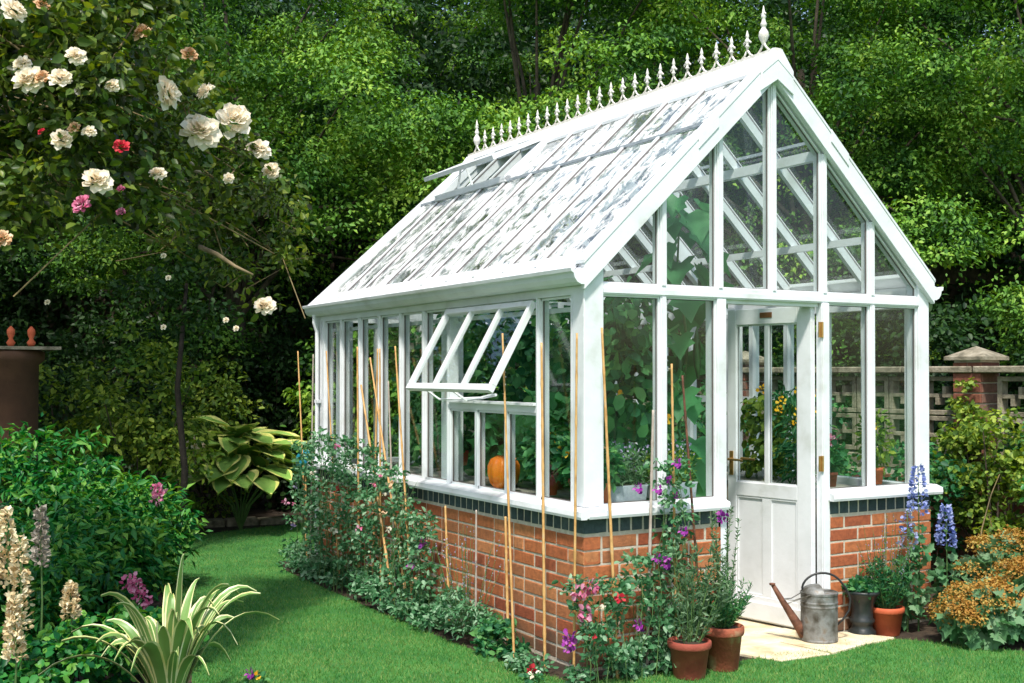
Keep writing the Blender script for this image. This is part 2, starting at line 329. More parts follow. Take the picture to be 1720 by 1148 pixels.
def clumps(centres, rad, per, flat=0.6, L=.08, W=.05, up=0.8, droop=0.35, shell=0.5, jit=.5, top=.62, dome=1.0):
    """leaves gathered in domed clumps round the centres -> P, D, N, L, W"""
    C_ = np.repeat(np.asarray(centres, float), per, axis=0); R = np.repeat(np.broadcast_to(rad, (len(centres),)), per)
    n = len(C_); d = rdir(n); d[:,2] = np.where(rs.rand(n) < top, np.abs(d[:,2]), d[:,2])
    rr = R*(shell + (1-shell)*rs.rand(n))*np.clip(rs.normal(1, .15, n), .5, 1.5)
    P = C_ + d*rr[:,None]*np.array([1, 1, flat])
    N = nrm(d*np.array([.6, .6, .6])*dome + np.array([0, 0, up]) + rs.randn(n, 3)*jit)
    Dv = nrm(d*np.array([1, 1, .2]) + rs.randn(n, 3)*.6 - np.array([0, 0, droop]))
    s_ = rs.uniform(.65, 1.25, n)
    return P, Dv, N, L*s_, W*s_
def cloud(centre, radii, n, L, W, up=.6, droop=.3, shell=.3, jit=.7):
    d = rdir(n); r = shell + (1-shell)*rs.rand(n)**.6
    P = np.array(centre) + d*r[:,None]*np.array(radii)
    N = nrm(d*.5 + np.array([0, 0, up]) + rs.randn(n, 3)*jit)
    Dv = nrm(d + rs.randn(n, 3)*.7 - np.array([0, 0, droop])); s_ = rs.uniform(.6, 1.3, n)
    return P, Dv, N, L*s_, W*s_
def bloom(name, m, size, petals=26, cup=.5):
    """a many-petalled flower head, centre at origin facing -Y and up"""
    k = petals; a = np.arange(k)*2.399; t = (np.arange(k)+.5)/k
    ax = np.array([-.35, -.8, .5]); ax /= np.linalg.norm(ax)
    u = np.cross(ax, [0,0,1]); u /= np.linalg.norm(u); v = np.cross(ax, u)
    rad = np.cos(a)[:,None]*u + np.sin(a)[:,None]*v
    P = rad*(size*.24*t**.7)[:,None] + ax*(size*.22*(1-t**1.4))[:,None] + rs.randn(k,3)*size*.03
    Dv = rad*(.3+t)[:,None] + ax*(1.1-t*1.0)[:,None] + rs.randn(k,3)*.30
    N = ax*(.25+t)[:,None] - rad*(cup*(1-t))[:,None] + rs.randn(k,3)*.30
    L = size*(.15+.15*t)*rs.uniform(.75,1.25,k)
    return leafmesh(name, T_OVAL, P, Dv, N, L, L*1.1, m)
def cluster(m, n, rad, s, name='flower', flat=1.0):
    d = rdir(n); P = d*rad*rs.rand(n,1)**.4*np.array([1,1,flat])
    return leafmesh(name, T_OVAL, P, d+rs.randn(n,3)*.5, rdir(n), s*rs.uniform(.7,1.2,n), s*rs.uniform(.7,1.2,n), m)

# =================================================================== GROUND
g = MB(); g.box((-70,-60,-.3),(90,120,-.008)); g.obj('ground', M['lawn'], kind='structure')
g = MB(); g.prism([(-7,-1.2),(-2.0,-3.0),(2.5,-3.2),(9,-3.2),(12,14),(-7,16)], 2, -.05, 0); g.obj('flower_bed_soil', M['soil'], kind='structure')
LAWN = [(-1.80,.75),(-1.50,1.9),(-1.36,3.2),(-1.1,4.6),(-.75,5.9),(.0,6.25),(.9,6.5),(.9,4.6),(-.2,4.2),(-.30,3.7),(-.30,2.0),(-.28,.9),(-.24,.25),
        (-.16,-.16),(.3,-.22),(.86,-.22),(1.0,-.22),(1.84,-.16),(2.0,-.30),(2.2,-.60),(2.6,-1.25),(3.4,-2.3),(4.5,-4.5),(3,-8),(-8,-8),(-5.2,-4.6),(-2.6,-1.6),(-2.05,-.4)]
g = MB(); g.prism(LAWN, 2, -.01, .006); g.obj('lawn', M['lawn'], kind='structure')
def inpoly(x, y, poly):
    c = np.zeros(len(x), bool); n = len(poly); j = n-1
    for i in range(n):
        xi, yi = poly[i]; xj, yj = poly[j]
        c ^= ((yi > y) != (yj > y)) & (x < (xj-xi)*(y-yi)/(yj-yi+1e-12)+xi); j = i
    return c
def grass():
    n = 420000
    dd = rs.uniform(5.2, 12.6, n); rr = rs.uniform(-.48, .48, n)*dd
    keep = rs.rand(n) < np.where(dd < 8, 1.0, .55)
    x = CAM[0]+dd*SY+rr*CY; y = CAM[1]+dd*CY-rr*SY
    keep &= inpoly(x, y, LAWN) & ~((x > 0) & (x < 2.566) & (y > 0) & (y < 3.95))
    x, y = x[keep], y[keep]; n = len(x)
    P = np.stack([x, y, np.full(n, .004)], 1)
    Dv = np.stack([rs.randn(n)*.45, rs.randn(n)*.45, np.ones(n)], 1)
    N = rdir(n)*np.array([1,1,.2]); L = rs.uniform(.012, .028, n)
    # ragged, longer tufts along the border
    return leafmesh('grass', T_BLADE, P, Dv, N, L, .0045, M['grass'])
link('grass', grass(), kind='stuff', label='short mown green grass growing all over the lawn', cat='grass')

# =================================================================== GREENHOUSE
W_, L_ = 2.566, 3.90
RX = 1.283
def RZ(x): return 3.33 - .953*abs(x-RX)
GH = thing('greenhouse', 'white painted glasshouse with steep glazed roof standing on a red brick plinth', 'greenhouse')
def part(mb, name, m='white', parent=None, **k): return mb.obj(name, M[m] if isinstance(m, str) else m, parent or GH, **k)

# --- brick plinth
def brick_mesh(l, h, d, seed, name='brick'):
    r = random.Random(seed); b = MB(); j = lambda: r.uniform(-.0018, .0018)
    c = .004
    # front at y=0 (chamfered rim), back at y=d
    o = [(j(), c, j()), (l+j(), c, j()), (l+j(), c, h+j()), (j(), c, h+j())]
    i_ = [(c, j(), c), (l-c, j(), c), (l-c, j(), h-c), (c, j(), h-c)]
    bk = [(0, d, 0), (l, d, 0), (l, d, h), (0, d, h)]
    b.add(o+i_+bk, [(4,5,6,7)] + [(k, (k+1) % 4, 4+(k+1) % 4, 4+k) for k in range(4)] + [(8+k, 8+(k+1) % 4, (k+1) % 4, k) for k in range(4)] + [(11,10,9,8)])
    return b
BR = {}
def get_brick(l, h, d, mm, name, k):
    key = (round(l,3), round(h,3), mm, k)
    if key not in BR: BR[key] = brick_mesh(l, h, d, k*7+int(l*1000)).mesh(name, M[mm])
    return BR[key]
PZ = .708
def lay_wall(parent, origin, ang, length, rows, course=.0755, z0=.02, mm='brick', name='brick', start=0, d=.09, bond=(.216,.216,.104)):
    """courses of bricks along a wall face; ang: direction of the wall run"""
    n = 0
    for r_ in range(rows):
        s = 0.0; i = 0
        half = (r_+start) % 2
        rr = random.Random(r_*31+int(length*100)+start)
        while s < length-.03:
            l = bond[2] if (half and i == 0) else (bond[2] if rr.random() < .16 else bond[0])
            if s + l > length - .012: l = length - s
            if length - (s+l) < .05: l = length - s
            k = (i+r_) % 3
            if l in (bond[0], bond[2]): me = get_brick(l, course-.011, d, mm, name, k)
            else: me = brick_mesh(l, course-.011, d, i).mesh(name, M[mm])
            off = rr.uniform(-.002, .002)
            o = link(name, me, parent, (origin[0]+math.cos(ang)*s - math.sin(ang)*off, origin[1]+math.sin(ang)*s + math.cos(ang)*off, z0+r_*course), (0, 0, ang))
            s += l + .011; i += 1; n += 1
    return n
def soldier(parent, origin, ang, length, z0, h=.078, wd=.064, mm='bluebrick'):
    n = max(1, round((length+.012)/(wd+.012))); wd = (length+.012)/n - .012
    for i in range(n):
        s = i*(wd+.012)
        link('blue_brick', get_brick(wd, h, .09, mm, 'blue_brick', i % 3), parent, (origin[0]+math.cos(ang)*s, origin[1]+math.sin(ang)*s, z0), (0, 0, ang))
plm = MB()
plm.box((.004,.004,0),(.1,L_-.008,.787)); plm.box((.1,.004,0),(.90,.1,.787)); plm.box((1.722,.004,0),(W_-.008,.1,.787))
plm.box((W_-.1,.1,0),(W_-.008,L_-.008,.787)); plm.box((.1,L_-.1,0),(W_-.1,L_-.008,.787))
PL = part(plm, 'plinth_wall', 'mortar')
rows = 9
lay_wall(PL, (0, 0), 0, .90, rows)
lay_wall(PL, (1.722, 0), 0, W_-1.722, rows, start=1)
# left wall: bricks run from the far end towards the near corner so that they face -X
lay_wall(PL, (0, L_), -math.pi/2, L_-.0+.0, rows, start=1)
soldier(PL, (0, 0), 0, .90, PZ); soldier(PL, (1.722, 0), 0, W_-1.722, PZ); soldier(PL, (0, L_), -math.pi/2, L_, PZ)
# unseen right and back faces: one joined piece of bricks
bb = MB()
for r_ in range(rows):
    s = -(r_ % 2)*.11
    while s < L_:
        a, b_ = max(0.0, s), min(L_, s+.216)
        if b_-a > .03: bb.box((W_-.095, a, .02+r_*.0755), (W_, b_, .0845+r_*.0755))
        if s < W_-.02:
            b2 = min(W_-.002, s+.216)
            if b2-a > .03: bb.box((a+.002, L_-.09, .02+r_*.0755), (b2, L_+.001, .0845+r_*.0755))
        s += .227
part(bb, 'brick', 'brick', PL, kind='stuff')

# --- sills
def sill(name, a, b, n):
    """a,b along the wall line; n = outward normal"""
    a = Vector(a); b = Vector(b); n = Vector(n); pr_ = [(-.10, .792), (.012, .792), (.012, .786), (.048, .786), (.052, .800), (.048, .826), (.0, .842), (-.10, .842)]
    mb = MB(); vs = []
    for p in (a, b):
        for o_, z in pr_: vs.append((p.x+n.x*o_, p.y+n.y*o_, z))
    k = len(pr_); fs = [tuple(range(k)), tuple(range(2*k-1, k-1, -1))] + [(i, (i+1) % k, k+(i+1) % k, k+i) for i in range(k)]
    mb.add(vs, fs); return mb
part(sill('s', (0,-.05,0), (0,L_+.05,0), (-1,0,0)), 'window_sill')
part(sill('s', (.001,0,0), (.925,0,0), (0,-1,0)), 'window_sill')
part(sill('s', (1.70,0,0), (W_+.055,0,0), (0,-1,0)), 'window_sill')
part(sill('s', (W_,0,0), (W_,L_+.05,0), (1,0,0)), 'window_sill')
part(sill('s', (0,L_,0), (W_,L_,0), (0,1,0)), 'window_sill')

# --- posts, rails
ZS, ZR = .842, 1.969
for (a, b) in (((.003,.003,ZS),(.125,.115,2.10)), ((W_-.095,.003,ZS),(W_-.003,.1,2.10)), ((.003,L_-.115,ZS),(.1,L_-.003,2.06)), ((W_-.1,L_-.115,ZS),(W_-.003,L_-.003,2.06))):
    mb = MB(); mb.box(a, b); part(mb, 'corner_post', bevel=.003)
YB = [.114+.3626*k for k in range(11)]
XB = [.125+.391*k for k in range(7)]
def seal(a, b, parent=None):  # thin dark glazing seal strips
    mb = MB(); mb.box(a, b); return part(mb, 'glazing_seal', 'gasket', parent)
# head plates under the eaves, both long sides
mb = MB(); mb.box((.006,.1,1.94),(.10,L_-.1,2.05)); part(mb, 'eaves_plate')
mb = MB(); mb.box((W_-.10,.1,1.94),(W_-.006,L_-.1,2.05)); part(mb, 'eaves_plate')
gl = {}
def pane_box(a, b, parent=None, m='glass'):
    mb = MB(); mb.box(a, b); return part(mb, 'glass_pane', m, parent)
# left long side
for k in range(11):
    y = YB[k]
    if k in (0, 10): a, b = (y-.005 if k == 0 else y-.03, y+.03)
    else: a, b = y-.018, y+.018
    if k in (2, 3): continue
    mb = MB(); mb.box((.012, a, ZS), (.075, b, 1.94)); mb.box((.004, a+.012, ZS), (.012, b-.012, 1.94)); part(mb, 'mullion')
mb = MB(); mb.box((.014, YB[1]+.022, 1.312), (.075, YB[4]-.022, 1.366)); mb.box((-.004, YB[1]+.02, 1.352),(.014, YB[4]-.02, 1.366)); part(mb, 'transom')
for k in (2, 3):
    mb = MB(); mb.box((.016, YB[k]-.016, ZS), (.07, YB[k]+.016, 1.312)); part(mb, 'glazing_bar')
for k in range(10):
    y0, y1 = YB[k]+(.030 if k == 0 else .018), YB[k+1]-(.030 if k == 9 else .018)
    if 1 <= k <= 3:
        if k != 1: y0 -= .002
        if k != 3: y1 += .002
        pane_box((.040, y0, ZS+.004), (.044, y1, 1.310)); z1 = 1.31
    else:
        pane_box((.040, y0, ZS+.004), (.044, y1, 1.938)); z1 = 1.938
    fr = MB()   # thin inner glazing bead with its dark seal
    for (ya, yb) in ((y0, y0+.009), (y1-.009, y1)): fr.box((.022, ya, ZS), (.038, yb, z1))
    fr.box((.022, y0, ZS), (.038, y1, ZS+.014)); fr.box((.022, y0, z1-.012), (.038, y1, z1))
    part(fr, 'glazing_bead')
    sm = MB()
    for (ya, yb) in ((y0+.009, y0+.0125), (y1-.0125, y1-.009)): sm.box((.030, ya, ZS+.014), (.0385, yb, z1-.012))
    sm.box((.030, y0+.012, ZS+.014), (.0385, y1-.012, ZS+.018))
    part(sm, 'glazing_seal', 'gasket')
# right long side
for k in range(11):
    y = YB[k]; mb = MB(); mb.box((W_-.075, y-.02, ZS), (W_-.012, y+.02, 1.94)); part(mb, 'mullion')
for k in range(10): pane_box((W_-.044, YB[k]+.02, ZS+.004), (W_-.040, YB[k+1]-.02, 1.938))
mb = MB(); mb.box((W_-.078, YB[3]+.02, 1.312), (W_-.02, YB[6]-.02, 1.36)); part(mb, 'transom')
# inner pilasters that show through the glass of the long side
for y in (1.64, 3.50):
    mb = MB(); mb.box((.085, y, .842), (.16, y+.17, 1.94)); part(mb, 'pilaster', bevel=.003)
    mb = MB(); mb.box((W_-.16, y, .842), (W_-.085, y+.12, 1.94)); part(mb, 'pilaster', bevel=.003)
# interior tie rails seen through the panes
mb = MB(); mb.box((.09, .12, 1.86), (.115, L_-.12, 1.885)); part(mb, 'tie_rail')
for y in (1.72, 3.58):
    mb = MB(); mb.beam((.1, y, 1.99), (W_-.1, y, 1.99), .035, .05); part(mb, 'tie_beam')

# front gable
mb = MB(); mb.box((.125, .008, ZR-.028), (W_-.095, .085, ZR+.028)); mb.box((.125, .001, ZR-.02), (W_-.095, .008, ZR+.006)); part(mb, 'gable_rail')
for k in range(1, 6):
    x = XB[k]; top = RZ(x)-.13
    if k == 3: z0 = ZR+.028
    else: z0 = ZS if k in (1, 5) else 0
    mb = MB(); mb.box((x-.020, .010, ZR+.028), (x+.020, .08, top)); mb.box((x-.012, .003, ZR+.03), (x+.012, .010, top)); part(mb, 'mullion')
    if k in (1, 5):
        mb = MB(); mb.box((x-.020, .010, ZS), (x+.020, .08, ZR-.028)); mb.box((x-.012, .003, ZS), (x+.012, .010, ZR-.03)); part(mb, 'mullion')
# door jambs and head
mb = MB(); mb.box((.882, .004, 0.0), (.945, .11, ZR-.028)); part(mb, 'door_jamb', bevel=.003)
mb = MB(); mb.box((1.660, .004, 0.0), (1.722, .052, ZR-.028)); mb.box((1.664, -.004, 0.0), (1.71, .004, ZR-.028)); part(mb, 'door_jamb', bevel=.003)
mb = MB(); mb.box((.945, .03, ZR-.05), (1.654, .11, ZR-.028)); part(mb, 'door_head')
def gable_pane(poly, y=.040):
    mb = MB(); mb.prism(poly, 1, y, y+.004); return part(mb, 'glass_pane', 'glass')
def frame_poly(poly, w, y0, y1, m='white', name='glazing_bead', ins=0.0):
    """picture-frame strip of width w inside a convex polygon in XZ"""
    def inset(pl, d):
        n = len(pl); out = []
        A = sum(pl[i][0]*pl[(i+1) % n][1]-pl[(i+1) % n][0]*pl[i][1] for i in range(n))
        s = 1 if A > 0 else -1
        for i in range(n):
            p0, p1, p2 = Vector(pl[i-1]), Vector(pl[i]), Vector(pl[(i+1) % n])
            d1 = (p1-p0).normalized(); d2 = (p2-p1).normalized()
            n1 = Vector((-d1.y, d1.x))*s; n2 = Vector((-d2.y, d2.x))*s
            bi = n1+n2; bi = bi/max(bi.dot(n1), .15)
            out.append(tuple(p1+bi*d))
        return out
    a = inset(poly, ins); b = inset(poly, ins+w); n = len(a); vs = []
    for y in (y0, y1):
        vs += [(p[0], y, p[1]) for p in a] + [(p[0], y, p[1]) for p in b]
    fs = []
    for i in range(n):
        j = (i+1) % n
        fs += [(i, j, n+j, n+i), (2*n+i, 3*n+i, 3*n+j, 2*n+j), (n+i, n+j, 3*n+j, 3*n+i), (i, 2*n+i, 2*n+j, j)]
    mb = MB(); mb.add(vs, fs); return part(mb, name, m)
for k in range(6):
    x0, x1 = XB[k]+(.020 if k else 0), XB[k+1]-(.020 if k < 5 else 0)
    z0 = ZR+.028
    za, zb = RZ(x0)-.14, RZ(x1)-.14
    poly = [(x0, z0), (x1, z0), (x1, max(zb, z0)), (x0, max(za, z0))]
    if k == 0 or k == 5: pass
    gable_pane(poly)
    frame_poly(poly, .010, .020, .038); frame_poly(poly, .0035, .030, .0385, 'gasket', 'glazing_seal', ins=.010)
    if k in (0, 1, 4, 5):
        if k == 1: x1 = .882
        if k == 4: x0 = 1.722
        poly = [(x0, ZS), (x1, ZS), (x1, ZR-.028), (x0, ZR-.028)]
        gable_pane(poly); frame_poly(poly, .010, .020, .038); frame_poly(poly, .0035, .030, .0385, 'gasket', 'glazing_seal', ins=.010)
# small horizontal bars in the upper gable of the far slope are the purlins seen through the glass
# back gable: leans slightly inwards to the ridge end
RB = .26
mb = MB(); mb.box((.1, L_-.085, ZR-.028), (W_-.1, L_-.008, ZR+.028)); part(mb, 'gable_rail')
def backY(z): return L_-.05 - RB*max(0, (z-2.0))/1.33
for k in range(1, 6):
    x = XB[k]; top = RZ(x)-.10
    mb = MB(); mb.box((x-.02, L_-.08, ZS), (x+.02, L_-.02, ZR-.028)); part(mb, 'mullion')
    mb = MB(); mb.beam((x, backY(2.0), 2.0), (x, backY(top), top), .04, .05, up=(0, 1, 0)); part(mb, 'mullion')
for k in range(6):
    x0, x1 = XB[k]+.02, XB[k+1]-.02
    pane_box((x0, L_-.052, ZS+.004), (x1, L_-.048, ZR-.03))
    mb = MB(); za, zb = RZ(x0)-.12, RZ(x1)-.12
    q = [(x0, backY(2.0), 2.0), (x1, backY(2.0), 2.0), (x1, backY(zb), zb), (x0, backY(za), za)]
    mb.add(q+[(a, b+.004, c) for a, b, c in q], [(0,1,2,3),(7,6,5,4),(0,4,5,1),(1,5,6,2),(2,6,7,3),(3,7,4,0)]); part(mb, 'glass_pane', 'glass')

# --- roof
def barge(side, y0, y1, d0=0.0, d1=.135, xe=-.012):
    mb = MB(); xs = [xe, RX] if side < 0 else [RX, W_-xe]
    xa, xb = (xe, RX) if side < 0 else (W_-xe, RX)
    poly = [(xa, RZ(xa)-d0), (xb, RZ(xb)-d0), (xb, RZ(xb)-d1), (xa, RZ(xa)-d1)]
    mb.prism(poly, 1, y0, y1); return mb
for sd in (-1, 1):
    part(barge(sd, -.030, .006), 'bargeboard', bevel=.002)
    m2 = barge(sd, -.034, .055, -.022, 0.0, xe=-.016); part(m2, 'verge_capping', bevel=.002)
    part(barge(sd, .0061, .10, .012, .12, xe=.05), 'gable_rafter')
# little joint plates on the bargeboards
for sx in (-1, 1):
    xm = RX + sx*.49
    mb = MB(); mb.prism([(xm-.07, RZ(xm-.07)+.026), (xm+.07, RZ(xm+.07)+.026), (xm+.07, RZ(xm+.07)-.05), (xm-.07, RZ(xm-.07)-.05)], 1, -.037, -.0305)
    part(mb, 'joint_plate', bevel=.002)
# apex block
mb = MB(); mb.prism([(RX-.12, RZ(RX-.12)-.10), (RX-.12, RZ(RX-.12)+.035), (RX-.035, 3.365), (RX+.035, 3.365), (RX+.12, RZ(RX+.12)+.035), (RX+.12, RZ(RX+.12)-.10), (RX, 3.19)], 1, -.043, -.031)
part(mb, 'apex_plate', bevel=.002)
# rear rafters follow the lean
def yend(x): return L_+.02 - RB*(RZ(x)-2.03)/1.30
for sd in (-1, 1):
    xa = -.045 if sd < 0 else W_+.045
    mb = MB(); mb.beam((xa, yend(xa)-.02, RZ(xa)-.04), (RX, yend(RX)-.02, RZ(RX)-.04), .05, .10); part(mb, 'bargeboard')
# glazing bars, both slopes; dark line beside each on the outside
def slope_pt(x, off=0.0): return RZ(x)-off
nb = Vector((-.953, 0, 1)).normalized()
PX = .84                                 # purlin x on the left slope
def slope_beam(sd, y, x0, x1, w, h, off, name, m='white', parent=None, y1=None):
    f_ = (lambda x: x) if sd < 0 else (lambda x: W_-x)
    mb = MB(); mb.beam((f_(x0), y, RZ(x0)-off), (f_(x1), y if y1 is None else y1, RZ(x1)-off), w, h, up=(-.953*(-sd)*-1 if False else 0, 0, 1))
    return part(mb, name, m, parent)
for sd in (-1, 1):
    for k in range(1, 11):
        y = YB[k] if k < 10 else YB[10]
        x1 = RX-.03
        # bars near the far end stop at the leaning verge
        if k == 10:
            for off, w_, h_, nm, mm in ((.035, .03, .05, 'glazing_bar', 'white'),):
                slope_beam(sd, y, .0, x1, w_, h_, off, nm, mm, y1=yend(RX)-.06)
            continue
        slope_beam(sd, y, .0, x1, .025, .020, .002, 'bar_capping')
        slope_beam(sd, y, .0, x1, .030, .055, .045, 'glazing_bar')
        slope_beam(sd, y-.0145, .0, x1, .004, .010, .006, 'glazing_seal', 'roofseal')
    # principal rafters inside
    for y in (YB[5], ):
        slope_beam(sd, y, .06, x1, .055, .09, .12, 'principal_rafter')
    f_ = (lambda x: x) if sd < 0 else (lambda x: W_-x)
    mb = MB(); mb.beam((f_(PX), .10, RZ(PX)-.085), (f_(PX), L_-.18, RZ(PX)-.085), .045, .06); part(mb, 'purlin')
    mb = MB(); mb.beam((f_(.36), .10, RZ(.36)-.095), (f_(.36), L_-.08, RZ(.36)-.095), .03, .045); part(mb, 'purlin')
    mb = MB(); mb.beam((f_(PX), .05, RZ(PX)+.006), (f_(PX), 3.70, RZ(PX)+.006), .014, .016); part(mb, 'glazing_joint', 'gasket' if False else 'lead')
def roof_pane(sd, y0, y1, x0, x1, m, y1b=None, y0b=None):
    f_ = (lambda x: x) if sd < 0 else (lambda x: W_-x)
    mb = MB(); q = []
    y1b = y1 if y1b is None else y1b
    for off in (.012, .016):
        q += [(f_(x0), y0, RZ(x0)-off), (f_(x1), y0, RZ(x1)-off), (f_(x1), y1b, RZ(x1)-off), (f_(x0), y1, RZ(x0)-off)]
    mb.add(q, [(0,1,2,3),(7,6,5,4),(0,4,5,1),(1,5,6,2),(2,6,7,3),(3,7,4,0)])
    return part(mb, 'roof_pane', m)
VENT = (6, 9)
for k in range(10):
    y0, y1 = (YB[k]+.008 if k else .056), YB[k+1]-.008
    t = .62
    yb1 = min(y1, yend(PX)-.06) if k == 9 else y1
    yb2 = min(y1, yend(RX)-.05) if k == 9 else y1
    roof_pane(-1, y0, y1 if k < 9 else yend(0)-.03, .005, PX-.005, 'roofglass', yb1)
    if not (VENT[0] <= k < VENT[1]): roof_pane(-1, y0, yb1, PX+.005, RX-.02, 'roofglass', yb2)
    roof_pane(1, y0, y1 if k < 9 else yend(0)-.03, .005, PX-.005, 'clearroof', yb1)
    roof_pane(1, y0, yb1, PX+.005, RX-.02, 'clearroof', yb2)
# ridge capping
mb = MB(); YR = yend(RX)+.0
mb.prism([(RX-.115, RZ(RX-.115)+.012), (RX-.03, 3.348), (RX+.03, 3.348), (RX+.115, RZ(RX+.115)+.012), (RX+.115, RZ(RX+.115)-.01), (RX, 3.30), (RX-.115, RZ(RX-.115)-.01)], 1, -.046, YR+.03)
part(mb, 'ridge_capping', bevel=.002)
mb = MB(); mb.box((RX-.022, -.044, 3.348), (RX+.022, YR+.02, 3.368)); CR = part(mb, 'ridge_crest', 'iron')
mb = MB(); mb.box((RX-.02, .10, 3.13), (RX+.02, YR-.06, 3.30)); part(mb, 'ridge_board')
# finials
def finial_mesh():
    b = MB()
    for s in (-1, 1):
        b.tube([(0, s*.050, .0), (0, s*.034, .006), (0, s*.016, .022), (0, s*.004, .046)], [.006, .0055, .005, .005], 5)
    b.tube([(0, -.017, .012), (0, 0, .004), (0, .017, .012)], [.004, .006, .004], 5)
    b.lathe([(.005, .04), (.0055, .066), (.011, .070), (.011, .075), (.006, .080), (.008, .092), (.012, .102), (.010, .112), (.0055, .118), (.0065, .124), (.009, .131), (.0055, .145), (.0012, .166)], 7)
    for s in (-1, 1):
        b.tube([(0, 0, .098), (0, s*.012, .100), (0, s*.021, .094), (0, s*.0235, .086)], [.006, .0055, .0055, .003], 5)
    return b.mesh('finial', M['iron'], smooth=True)
def bigfinial_mesh():
    b = MB()
    for s in (-1, 1):
        b.tube([(0, s*.060, .0), (0, s*.04, .012), (0, s*.018, .034), (0, s*.004, .058)], [.008, .007, .007, .007], 5)
    b.lathe([(.008, .045), (.012, .06), (.024, .08), (.031, .10), (.027, .122), (.014, .142), (.012, .150), (.017, .157), (.020, .168), (.013, .182), (.010, .20), (.015, .207), (.015, .213), (.009, .222), (.009, .238), (.0012, .275)], 9)
    for s in (-1, 1): b.tube([(0, 0, .225), (0, s*.014, .228), (0, s*.02, .220)], [.007, .006, .003], 5)
    return b.mesh('finial', M['iron'], smooth=True)
fm, bf = finial_mesh(), bigfinial_mesh()
for v in fm.vertices: v.co.x *= 1.3; v.co.y *= (1.3 if v.co.z > .05 else 1.42)
FY = np.linspace(.075, 3.56, 26)
for i, y in enumerate(FY): link('finial', bf if i in (0, 25) else fm, CR, (RX, y, 3.366))
# gutters
def gutter(sd):
    prof = [(-.002, 2.075), (-.002, 1.985), (-.03, 1.985), (-.055, 1.996), (-.072, 2.018), (-.078, 2.042), (-.092, 2.048), (-.096, 2.066), (-.088, 2.070), (-.070, 2.056), (-.060, 2.03), (-.012, 2.01), (-.012, 2.075)]
    f_ = (lambda x: x) if sd < 0 else (lambda x: W_-x)
    mb = MB(); mb.prism([(f_(x), z) for x, z in prof], 1, -.018, L_+.04)
    mb.prism([(f_(x), z) for x, z in prof[:10]], 1, -.026, -.018); return mb
part(gutter(-1), 'gutter'); part(gutter(1), 'gutter')
for sd in (-1, 1):
    f_ = (lambda x: x) if sd < 0 else (lambda x: W_-x)
    mb = MB(); mb.prism([(f_(-.052), RZ(-.052)-.02), (f_(-.052), RZ(-.052)+.0), (f_(.05), RZ(.05)+.004), (f_(.05), RZ(.05)-.02)], 1, .057, L_); part(mb, 'eaves_flashing')
mb = MB(); mb.tube([(-.045, 3.80, 2.0), (-.045, 3.80, 1.93), (-.022, 3.80, 1.86), (-.022, 3.80, .02)], .016, 8); mb.box((-.035, 3.77, 1.30), (.0, 3.83, 1.325)); part(mb, 'downpipe')

# --- roof vent, hinged under the ridge, lower edge lifted
y0, y1 = YB[6], YB[9]
slope_len = math.hypot(RX-.09-PX+.02, RZ(RX-.09)-RZ(PX-.02))
hinge = Vector((RX-.09, 0, RZ(RX-.09)+.03))
base_ang = math.atan2(.953, 1.0)                        # downslope direction angle below horizontal
lift = math.radians(20)
VN = Matrix.Translation(hinge) @ Matrix.Rotation(-(base_ang-lift), 4, 'Y')
vent = link('roof_vent', None, GH)
vent.matrix_world = VN      # local: -X runs down the flap
vd = slope_len
mb = MB(); mb.box((-vd, y0-.02, -.015), (-vd+.05, y1+.02, .017)); mb.box((-.05, y0-.02, -.015), (0, y1+.02, .017))
for yy in (y0-.02, y1-.025): mb.box((-vd+.05, yy, -.015), (-.05, yy+.045, .017))
for k in (7, 8): mb.box((-vd+.05, YB[k]-.012, -.012), (-.05, YB[k]+.012, .015))
vent_frame = part(mb, 'vent_frame', 'white', vent)
for k in (6, 7, 8):
    mb = MB(); mb.box((-vd+.05, YB[k]+.013, -.002), (-.05, YB[k+1]-.013, .002)); part(mb, 'glass_pane', 'clearroof', vent)
# opening's kerb on the roof
for yy in (y0, y1): slope_beam(-1, yy, PX-.01, RX-.08, .05, .05, -.012, 'vent_kerb')
mb = MB(); mb.beam((PX, y0-.025, RZ(PX)+.02), (PX, y1+.025, RZ(PX)+.02), .05, .045); part(mb, 'vent_kerb')
for k in (7, 8): pass
mb = MB(); mb.beam((PX+.02, (y0+y1)/2, RZ(PX+.02)+.02), (PX-.03, (y0+y1)/2+.02, RZ(PX)+.20), .015, .015); mb.beam((PX+.02, (y0+y1)/2+.25, RZ(PX+.02)+.02), (PX-.03, (y0+y1)/2+.1, RZ(PX)+.21), .015, .015); part(mb, 'vent_stay')

# --- opening casement (top hung) on the long side
y0, y1 = YB[1]+.015, YB[4]-.015; sl_ = .565
ca = link('casement', None, GH)
ca.matrix_world = Matrix.Translation((.0, 0, 1.925)) @ Matrix.Rotation(math.radians(29.5), 4, 'Y')   # local -Z runs down the sash
mb = MB(); mb.box((-.014, y0, -.035), (.022, y1, 0)); mb.box((-.014, y0, -sl_), (.022, y1, -sl_+.04))
for yy in (y0, y1-.036): mb.box((-.014, yy+(.006 if yy > y0 else 0), -sl_+.04), (.022, yy+(.036 if yy > y0 else .030), -.035))
part(mb, 'sash_frame', 'white', ca, bevel=.002)
for k in (2, 3):
    mb = MB(); mb.box((-.012, YB[k]-.009, -sl_+.04), (.02, YB[k]+.009, -.035)); part(mb, 'glazing_bar', 'white', ca)
    mb = MB(); mb.box((-.0125, YB[k]+.0092, -sl_+.04), (-.004, YB[k]+.0125, -.035)); part(mb, 'glazing_seal', 'gasket', ca)
ed = [y0+.030, YB[2], YB[3], y1-.030]
